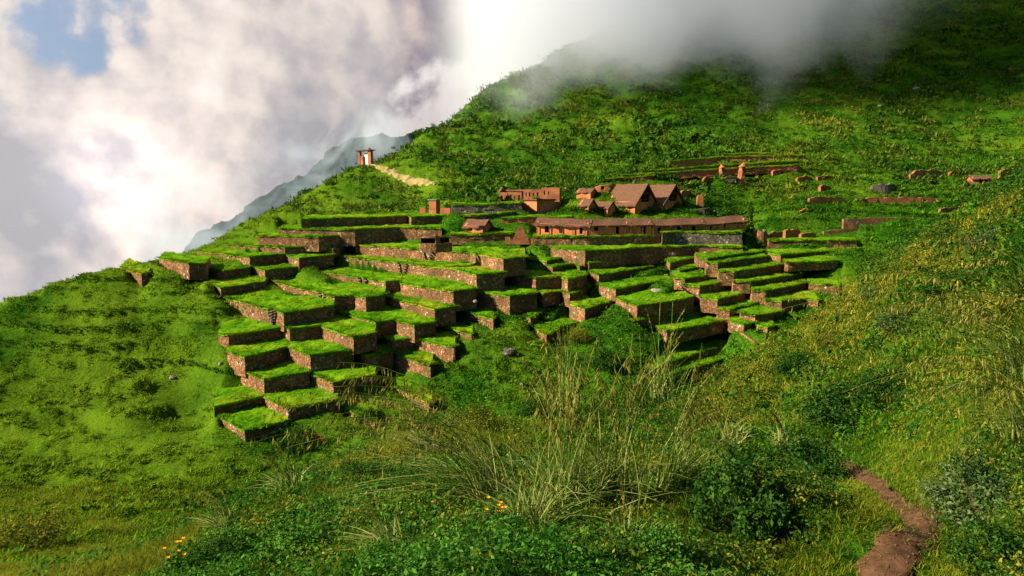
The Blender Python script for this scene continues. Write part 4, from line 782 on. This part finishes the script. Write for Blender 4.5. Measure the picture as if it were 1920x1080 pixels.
# -- tall arching grasses
def tall_grass(u, v, hpx, nb, ns, label, lean=(.1, .55), side=None, seed=1, droop=1.0, y=None):
    g = hit(u, v, 4) if y is None else P(u, v, y); H = hpx*g[1]/F; rg = np.random.default_rng(seed); r = empty('tall_grass', tuple(g), label, 'grass clump', 'tall arching grasses on the near bank', 0)
    az = rg.uniform(0, 6.28, nb) if side is None else rg.normal(side, .55, nb); b = np.c_[rg.normal(0, .10*H, nb), rg.normal(0, .10*H, nb), np.full(nb, -.04)]
    wd = max(.007, .0018*g[1])
    tv, tf = blades(b, H*rg.uniform(.3, .85, nb), rg.uniform(.1, 1.15 if side is None else 1.5, nb), np.full(nb, wd)*rg.uniform(.8, 1.7, nb), 5, az, rng=rg); mesh_np('blades', tv, tf, BLADE, r)
    mb = MB(); SV = []; SF = []; o_ = 0
    for k in range(ns):
        a = rg.uniform(0, 6.28) if side is None else rg.normal(side, .35); le = rg.uniform(*lean); h = H*rg.uniform(.85, 1.4); t = np.linspace(0, 1, 12); dv = np.array([math.cos(a), math.sin(a), 0]); bb = np.array([rg.normal(0, .06*H), rg.normal(0, .06*H), 0])
        p = bb+dv*(le*h*t**2.1)[:, None]; p[:, 2] += h*(t-.5*le*droop*t**3); mb.tube(p, np.linspace(wd*.36, wd*.14, 12), 3)
        m = 40; tt = rg.uniform(.6, 1, m); q = np.stack([np.interp(tt, t, p[:, c]) for c in range(3)], 1); ln = np.minimum(H*rg.uniform(.02, .075, m), .16); sv = np.zeros((m, 4, 3)); sd = rg.normal(0, 1, (m, 3)); sd[:, 2] *= .2; sd /= np.linalg.norm(sd, axis=1)[:, None]
        tip = q+dv*ln[:, None]*.35+sd*ln[:, None]*.4-np.array([0, 0, 1])*ln[:, None]; mid = (q+tip)/2; w_ = wd*.55; sv[:, 0] = q; sv[:, 1] = mid+sd*w_; sv[:, 2] = tip; sv[:, 3] = mid-sd*w_; SV.append(sv.reshape(-1, 3)); SF.append(np.arange(m*4).reshape(-1, 4)+o_); o_ += m*4
    mb.build('stalk', BLADE, r); mesh_np('seed_heads', np.vstack(SV), np.vstack(SF), SEED, r); return r
PI_ = math.pi
for q in [(1060,960,300,260,30,'tallest clump of upright grass with drooping golden seed heads, bottom centre',(.05,.4),None,1),(925,950,310,240,26,'grass clump bowing its long plumes far to the left',(.6,1.15),PI_,2),(1150,950,300,210,18,'straight yellow-green clump right beside the tallest one',(.05,.45),None,3),(1260,930,230,170,14,'fine pale grass between the tallest clump and the dark bush',(.1,.6),0.3,4),
(1000,1000,190,260,6,'short blue-green blades at the front of the tallest clump',(.2,.8),None,5),(545,930,95,160,8,'pale wiry grass tuft on the bank edge over the valley',(.2,.9),2.6,6),(430,1000,90,120,6,'thin straw-coloured grass on the bank at lower left',(.3,1.0),2.8,7),(1360,850,110,220,10,'feathery sunlit grass crest in front of the dark bush',(.1,.5),None,8),(1470,845,80,200,9,'golden feathery grass beside the path bend',(.1,.5),None,9),
(1250,760,190,80,10,'slender stalks with hanging seed heads against the dark walls',(.1,.5),None,10),(1060,790,170,90,12,'brownish seed stalks standing in front of the gully',(.05,.45),1.7,11),(1935,700,260,160,18,'arching cane grass reaching in from the right edge',(.9,1.5),PI_,12),(1945,820,230,150,16,'pale arching cane grass lower on the right edge',(.9,1.5),PI_+.15,13),(1930,560,150,120,9,'drooping golden cane grass near the top of the right edge',(.8,1.3),PI_,14),(800,850,110,140,9,'soft seed grass on the bank below the free-standing walls',(.3,.9),2.4,15),(740,1040,120,180,5,'loose pale blades arching over the bottom bush',(.5,1.2),2.9,16),(1180,1040,150,200,4,'coarse blades mixed with the broad-leaved plant',(.2,.8),None,17)]: tall_grass(*q)
def flowers(u, v, wpx, n_, label, seed):
    g = hit(u, v, 4); R_ = wpx*g[1]/F/2; rg = np.random.default_rng(seed); r = empty('flower_plant', tuple(g), label, 'flowers', 'orange flowers along the bottom'); st = MB(); pv = []; pf = []; o_ = 0; lc = []
    for k in range(n_):
        e = np.array([rg.normal(0, R_*.5), rg.normal(0, R_*.4), R_*rg.uniform(1.5, 2.6)]); st.tube([(e[0]*.3, e[1]*.3, -.03), e*.6, e], .004, 4); lc += [e*f+rg.normal(0, R_*.1, 3) for f in (.3, .5, .65, .8) for _ in range(4)]
        s_ = .021*g[1]/6
        for j in range(6):
            a = j*1.047+rg.uniform(-.2, .2); d = np.array([math.cos(a), math.sin(a), .45]); c = np.array([-math.sin(a), math.cos(a), 0]); pv += [e, e+d*s_*.6+c*s_*.35, e+d*s_*1.2, e+d*s_*.6-c*s_*.35]; pf.append([o_, o_+1, o_+2, o_+3]); o_ += 4
    st.build('stem', STEM, r); V, Fq = leaves(np.array(lc), .02*g[1]/6, rng=rg); mesh_np('leaf_spray', V, Fq, LEAF_B, r)
    pv = np.array(pv).reshape(n_, 24, 3)
    for k in range(n_): mesh_np('bloom', pv[k], np.arange(24).reshape(6, 4), PETAL, r)
flowers(935,1010,70,9,'cluster of orange flowers at the foot of the arching grass',1); flowers(335,1078,60,7,'orange flowers at the bottom edge left of centre',2); flowers(1035,985,30,3,'a few orange blooms inside the tall grass',3)

# -- loose pebbles and clods on the path
k = RNG.integers(0, len(PATH_L), 900); px_ = PATH_L[k]+RNG.normal(0, .2, (900, 2)); sz = RNG.uniform(.004, .018, 900); zc = gheight(px_[:, 0], px_[:, 1])+.035
base = np.array([(1,0,0),(0,1,0),(-1,0,0),(0,-1,0),(0,0,.8),(0,0,-.6)]); Vp = (np.c_[px_, zc][:, None]+base[None]*sz[:, None, None]*RNG.uniform(.6, 1.4, (900, 6, 1))).reshape(-1, 3); tr = np.array([(0,1,4),(1,2,4),(2,3,4),(3,0,4),(1,0,5),(2,1,5),(3,2,5),(0,3,5)]); tag(mesh_np('gravel', Vp, (tr[None]+(np.arange(900)*6)[:, None, None]).reshape(-1, 3), plain_mat('clod', (.07,.035,.018), (.17,.10,.06), 9)), 'loose pebbles and clods of earth on the path', 'gravel', kind='stuff')
# ================================================================ far mountain, mist
def far_hills():
    # a misty peak across the valley, 1.1 km off
    n, m = 170, 110; D0 = 1150.; us = np.linspace(330, 1000, n); sk = np.interp(us, [330,400,480,560,620,655,690,720,760,900,1000], [470,425,385,330,288,268,258,250,262,200,150])
    V = []
    for j in range(m):
        f = j/(m-1)
        for i in range(n):
            y = D0-520*(1-f)*.9; top = P(us[i], sk[i], D0)[2]; z = -260+(top+260)*f**.9; x = ray(us[i], 400)[0]*(D0-240*(1-f)); r = abs(float(np.sin(us[i]*.055+.8*np.sin(f*4)))); V.append((x, y, z))
    V = np.array(V); V[:, 1] += 70*fbm(V[:, 0]*.012, V[:, 2]*.012, 3, 5); V[:, 1] -= 45*np.abs(fbm(V[:, 0]*.018+V[:, 2]*.006, V[:, 2]*.004, 23, 4)); V[:, 2] += 13*fbm(V[:, 0]*.05, V[:, 1]*.02, 13, 5)
    back = V[-n:].copy(); back[:, 1] += 700; back[:, 2] -= 420; V = np.vstack([V, back]); m += 1
    i_, j_ = np.meshgrid(np.arange(m-1), np.arange(n-1), indexing='ij'); a_ = (i_*n+j_).ravel(); tag(mesh_np('far_mountain', V, np.c_[a_, a_+1, a_+n+1, a_+n], grass_mat('far_forest_haze', (.006,.017,.02), (.016,.036,.04), (.04,.065,.06), .02, False, 0, .09), smooth=True), kind='structure')  # bluish base colour paints distance haze into the mountain
far_hills()
def vol_mat(name, build, color=(.93,.93,.95), aniso=.3):
    m, nt = M(name); v = N(nt, 'ShaderNodeVolumePrincipled'); v.inputs['Color'].default_value = (*color, 1); v.inputs['Anisotropy'].default_value = aniso; d = build(nt); nt.links.new(d, v.inputs['Density']); o = N(nt, 'ShaderNodeOutputMaterial'); L(nt, v, 0, o, 'Volume'); return m
def math_(nt, op, a, b=None, c=None, clamp=False):
    n = N(nt, 'ShaderNodeMath', operation=op, use_clamp=clamp)
    for i, x in enumerate((a, b, c)):
        if x is None: continue
        if isinstance(x, bpy.types.NodeSocket): nt.links.new(x, n.inputs[i])
        else: n.inputs[i].default_value = x
    return n.outputs[0]
def mapr(nt, x, a, b, c=0., d=1., smooth=True):
    n = N(nt, 'ShaderNodeMapRange', interpolation_type='SMOOTHSTEP' if smooth else 'LINEAR'); nt.links.new(x, n.inputs[0])
    for i, q in zip((1, 2, 3, 4), (a, b, c, d)): n.inputs[i].default_value = q
    return n.outputs[0]
def cloud_body(name, lo, hi, build, label, color=(.95,.95,.96)):
    mb = MB(); c = np.array([(lo[k]+hi[k])/2 for k in range(3)]); mb.box(lo[0]-c[0], hi[0]-c[0], lo[1]-c[1], hi[1]-c[1], lo[2]-c[2], hi[2]-c[2]); o = mb.build(name, vol_mat(name+'_vapour', build, color), None); o.location = tuple(c); return tag(o, label, 'cloud', kind='stuff')
def mist_build(nt):
    g = N(nt, 'ShaderNodeNewGeometry'); pos = g.outputs['Position']; s = N(nt, 'ShaderNodeSeparateXYZ'); nt.links.new(pos, s.inputs[0])
    n1 = noise(nt, pos, .026, 6, .6, .4)
    # cloud base climbs to the right, so the mist thins out along the slope
    base = math_(nt, 'ADD', s.outputs[2], math_(nt, 'MULTIPLY', s.outputs[0], -.10)); hz = mapr(nt, base, 8, 70, 0, 1, False); top = mapr(nt, s.outputs[2], 262, 225); right = mapr(nt, math_(nt, 'MULTIPLY_ADD', s.outputs[2], -.55, s.outputs[0]), 128, 48); near = mapr(nt, s.outputs[1], 212, 250)
    lf = mapr(nt, s.outputs[0], -38, 5)
    d = math_(nt, 'MULTIPLY_ADD', math_(nt, 'SUBTRACT', n1.outputs[0], .5), 5.2, math_(nt, 'MULTIPLY_ADD', hz, 2.3, -1.15)); d = math_(nt, 'MINIMUM', math_(nt, 'MAXIMUM', d, 0.), 1.)
    for q in (top, right, near, lf): d = math_(nt, 'MULTIPLY', d, q)
    return math_(nt, 'MULTIPLY', d, .025)
cloud_body('mountain_mist', (-40, 210, 25), (225, 540, 265), mist_build, 'soft white cloud clinging to the mountain top', (.90, .93, 1.0))  # upper part, out of view, is added to shade the mountain's right side
def wisp_build(nt):
    g = N(nt, 'ShaderNodeNewGeometry'); pos = g.outputs['Position']; s = N(nt, 'ShaderNodeSeparateXYZ'); nt.links.new(pos, s.inputs[0])
    n1 = noise(nt, pos, .016, 6, .62, .5); sl = math_(nt, 'MULTIPLY_ADD', s.outputs[0], -.62, s.outputs[2])      # follows the slanting flank
    band = mapr(nt, sl, 88, 108); b2 = mapr(nt, sl, 170, 135); d = math_(nt, 'MINIMUM', math_(nt, 'MAXIMUM', math_(nt, 'MULTIPLY', math_(nt, 'SUBTRACT', n1.outputs[0], .53), 7.), 0.), 1.); d = math_(nt, 'MULTIPLY', d, math_(nt, 'MULTIPLY', band, math_(nt, 'MULTIPLY', b2, mapr(nt, s.outputs[2], 78, 48)))); return math_(nt, 'MULTIPLY_ADD', d, .03, .0014)
cloud_body('valley_wisps', (-560, 480, -120), (-90, 640, 190), wisp_build, 'torn wisps of cloud drifting in front of the far mountain', (.80, .89, 1.0))
# ================================================================ camera, sun, sky
cam = bpy.data.cameras.new('camera'); cam.lens = 24; cam.sensor_width = 36; cam.clip_end = 20000; cam.clip_start = .05
co = bpy.data.objects.new('camera', cam); COL.objects.link(co); co.rotation_euler = (math.pi/2-PIT, 0, 0); scene.camera = co
SUN = np.array([-.78, -.20, .50]); SUN /= np.linalg.norm(SUN)
sl = bpy.data.lights.new('sun', 'SUN'); sl.energy = 4.9; sl.angle = math.radians(.6); sl.color = (1, .87, .66)
so = bpy.data.objects.new('sun', sl); COL.objects.link(so)
from mathutils import Vector
so.rotation_euler = Vector(tuple(-SUN)).to_track_quat('-Z', 'Y').to_euler()
w = bpy.data.worlds.new('World'); scene.world = w; w.use_nodes = True; w.cycles.sampling_method = 'NONE'; nt = w.node_tree; nt.nodes.clear()
sky = N(nt, 'ShaderNodeTexSky', sky_type='NISHITA'); sky.sun_disc = False; sky.sun_elevation = math.asin(SUN[2]); sky.sun_rotation = math.atan2(SUN[0], SUN[1])
bg = N(nt, 'ShaderNodeBackground'); bg.inputs[1].default_value = .08; nt.links.new(mixc(nt, 1.0, sky.outputs[0], (.27,.36,.50), 'MULTIPLY'), bg.inputs[0])
tc = N(nt, 'ShaderNodeTexCoord'); dr = tc.outputs['Generated']
def dvec(u, v): a = np.array([*ray(u, v)]); d = np.array([a[0], 1, a[1]]); return d/np.linalg.norm(d)
def lobe(u, v, ang, amp):              # a soft round region of the sky
    n = N(nt, 'ShaderNodeVectorMath', operation='DOT_PRODUCT'); nt.links.new(dr, n.inputs[0]); n.inputs[1].default_value = tuple(dvec(u, v)); return math_(nt, 'MULTIPLY', mapr(nt, n.outputs['Value'], math.cos(math.radians(ang)), 1), amp)
def half(u1, v1, u2, v2):              # signed angle from the great circle through two directions
    a, b = dvec(u1, v1), dvec(u2, v2); c = np.cross(a, b); c /= np.linalg.norm(c); c = c if c[2] < 0 else -c; n = N(nt, 'ShaderNodeVectorMath', operation='DOT_PRODUCT'); nt.links.new(dr, n.inputs[0]); n.inputs[1].default_value = tuple(c); return n.outputs['Value']
def shifted(vec, off):
    n = N(nt, 'ShaderNodeVectorMath', operation='ADD'); nt.links.new(vec, n.inputs[0]); n.inputs[1].default_value = tuple(off); return n.outputs[0]
def cl(vec, det):                       # billowing cloud density
    a = noise(nt, vec, 4.4, det, .55, .08); b = noise(nt, vec, 1.9, 1, .5); return math_(nt, 'MULTIPLY_ADD', a.outputs[0], .6, math_(nt, 'MULTIPLY', b.outputs[0], .4))
sund = dvec(220, 330); d0 = cl(dr, 6); d1 = cl(shifted(dr, (np.array(sund)-dvec(640, 60))*.06), 3)
def total(*xs):
    r = xs[0]
    for q in xs[1:]: r = math_(nt, 'ADD', r, q)
    return r
fine = noise(nt, dr, 14, 5, .6, .1); fz = math_(nt, 'SUBTRACT', fine.outputs[0], .5)
cov = total(d0, math_(nt, 'MULTIPLY', fz, .36), lobe(230, 330, 30, .22), lobe(560, 180, 18, .16), lobe(860, 120, 14, .12), lobe(40, 480, 22, .2), lobe(20, 130, 7, -.17), lobe(140, 115, 9, -.135), lobe(215, 30, 7, -.18), lobe(40, 60, 5, .10), lobe(1040, -20, 8, -.2))
mask = mapr(nt, cov, .455, .57)
lit = math_(nt, 'MULTIPLY_ADD', math_(nt, 'SUBTRACT', d0, d1), 6.5, .47)
lit = total(lit, math_(nt, 'MULTIPLY', fz, .95), math_(nt, 'MULTIPLY', math_(nt, 'SUBTRACT', d0, .5), 1.3))
lit = total(lit, lobe(230, 320, 18, .08), lobe(480, 150, 10, .12), lobe(690, 230, 8, -.26), lobe(830, 130, 10, -.30), lobe(10, 440, 8, -.42), lobe(60, 250, 8, -.22), lobe(560, 300, 8, -.12))
r1 = ramp(nt, [(0, (.30,.27,.32)), (.30, (.50,.425,.43)), (.62, (.77,.64,.575)), (1, (.98,.86,.78))]); nt.links.new(lit, r1.inputs[0])
bank_n = noise(nt, dr, 9, 6, .58, .15); hb = half(620, 300, 1060, 5); bank = mapr(nt, math_(nt, 'MULTIPLY_ADD', math_(nt, 'SUBTRACT', bank_n.outputs[0], .5), .22, hb), -.012, .02)
r2 = ramp(nt, [(.25, (.48,.43,.45)), (.5, (.70,.63,.62)), (.75, (.9,.84,.81))]); nt.links.new(bank_n.outputs[0], r2.inputs[0]); colr = mixc(nt, bank, r1.outputs[0], r2.outputs[0])
mask = math_(nt, 'MAXIMUM', mask, bank)
# only the sky in front of us carries this cloud; behind the camera it thins out
fr = N(nt, 'ShaderNodeVectorMath', operation='DOT_PRODUCT'); nt.links.new(dr, fr.inputs[0]); fr.inputs[1].default_value = tuple(dvec(500, 250)); mask = math_(nt, 'MULTIPLY', mask, mapr(nt, fr.outputs['Value'], .1, .6))
glow = total(lobe(225, 330, 18, .06), lobe(225, 325, 9, .10), lobe(222, 335, 5.5, .26))
bg2 = N(nt, 'ShaderNodeBackground'); nt.links.new(colr, bg2.inputs[0]); nt.links.new(math_(nt, 'ADD', glow, .425), bg2.inputs[1])
ms = N(nt, 'ShaderNodeMixShader'); nt.links.new(mask, ms.inputs[0]); L(nt, bg, 0, ms, 1); L(nt, bg2, 0, ms, 2)
out = N(nt, 'ShaderNodeOutputWorld'); L(nt, ms, 0, out, 0)
scene.view_settings.view_transform = 'Standard'; scene.view_settings.look = 'None'; scene.view_settings.exposure = 1.25
scene.render.engine = 'CYCLES'; scene.cycles.use_denoising = True; scene.cycles.max_bounces = 6; scene.cycles.diffuse_bounces = 2; scene.cycles.transmission_bounces = 3; scene.cycles.transparent_max_bounces = 8; scene.cycles.volume_bounces = 4
scene.cycles.volume_step_rate = .5; scene.cycles.volume_max_steps = 128
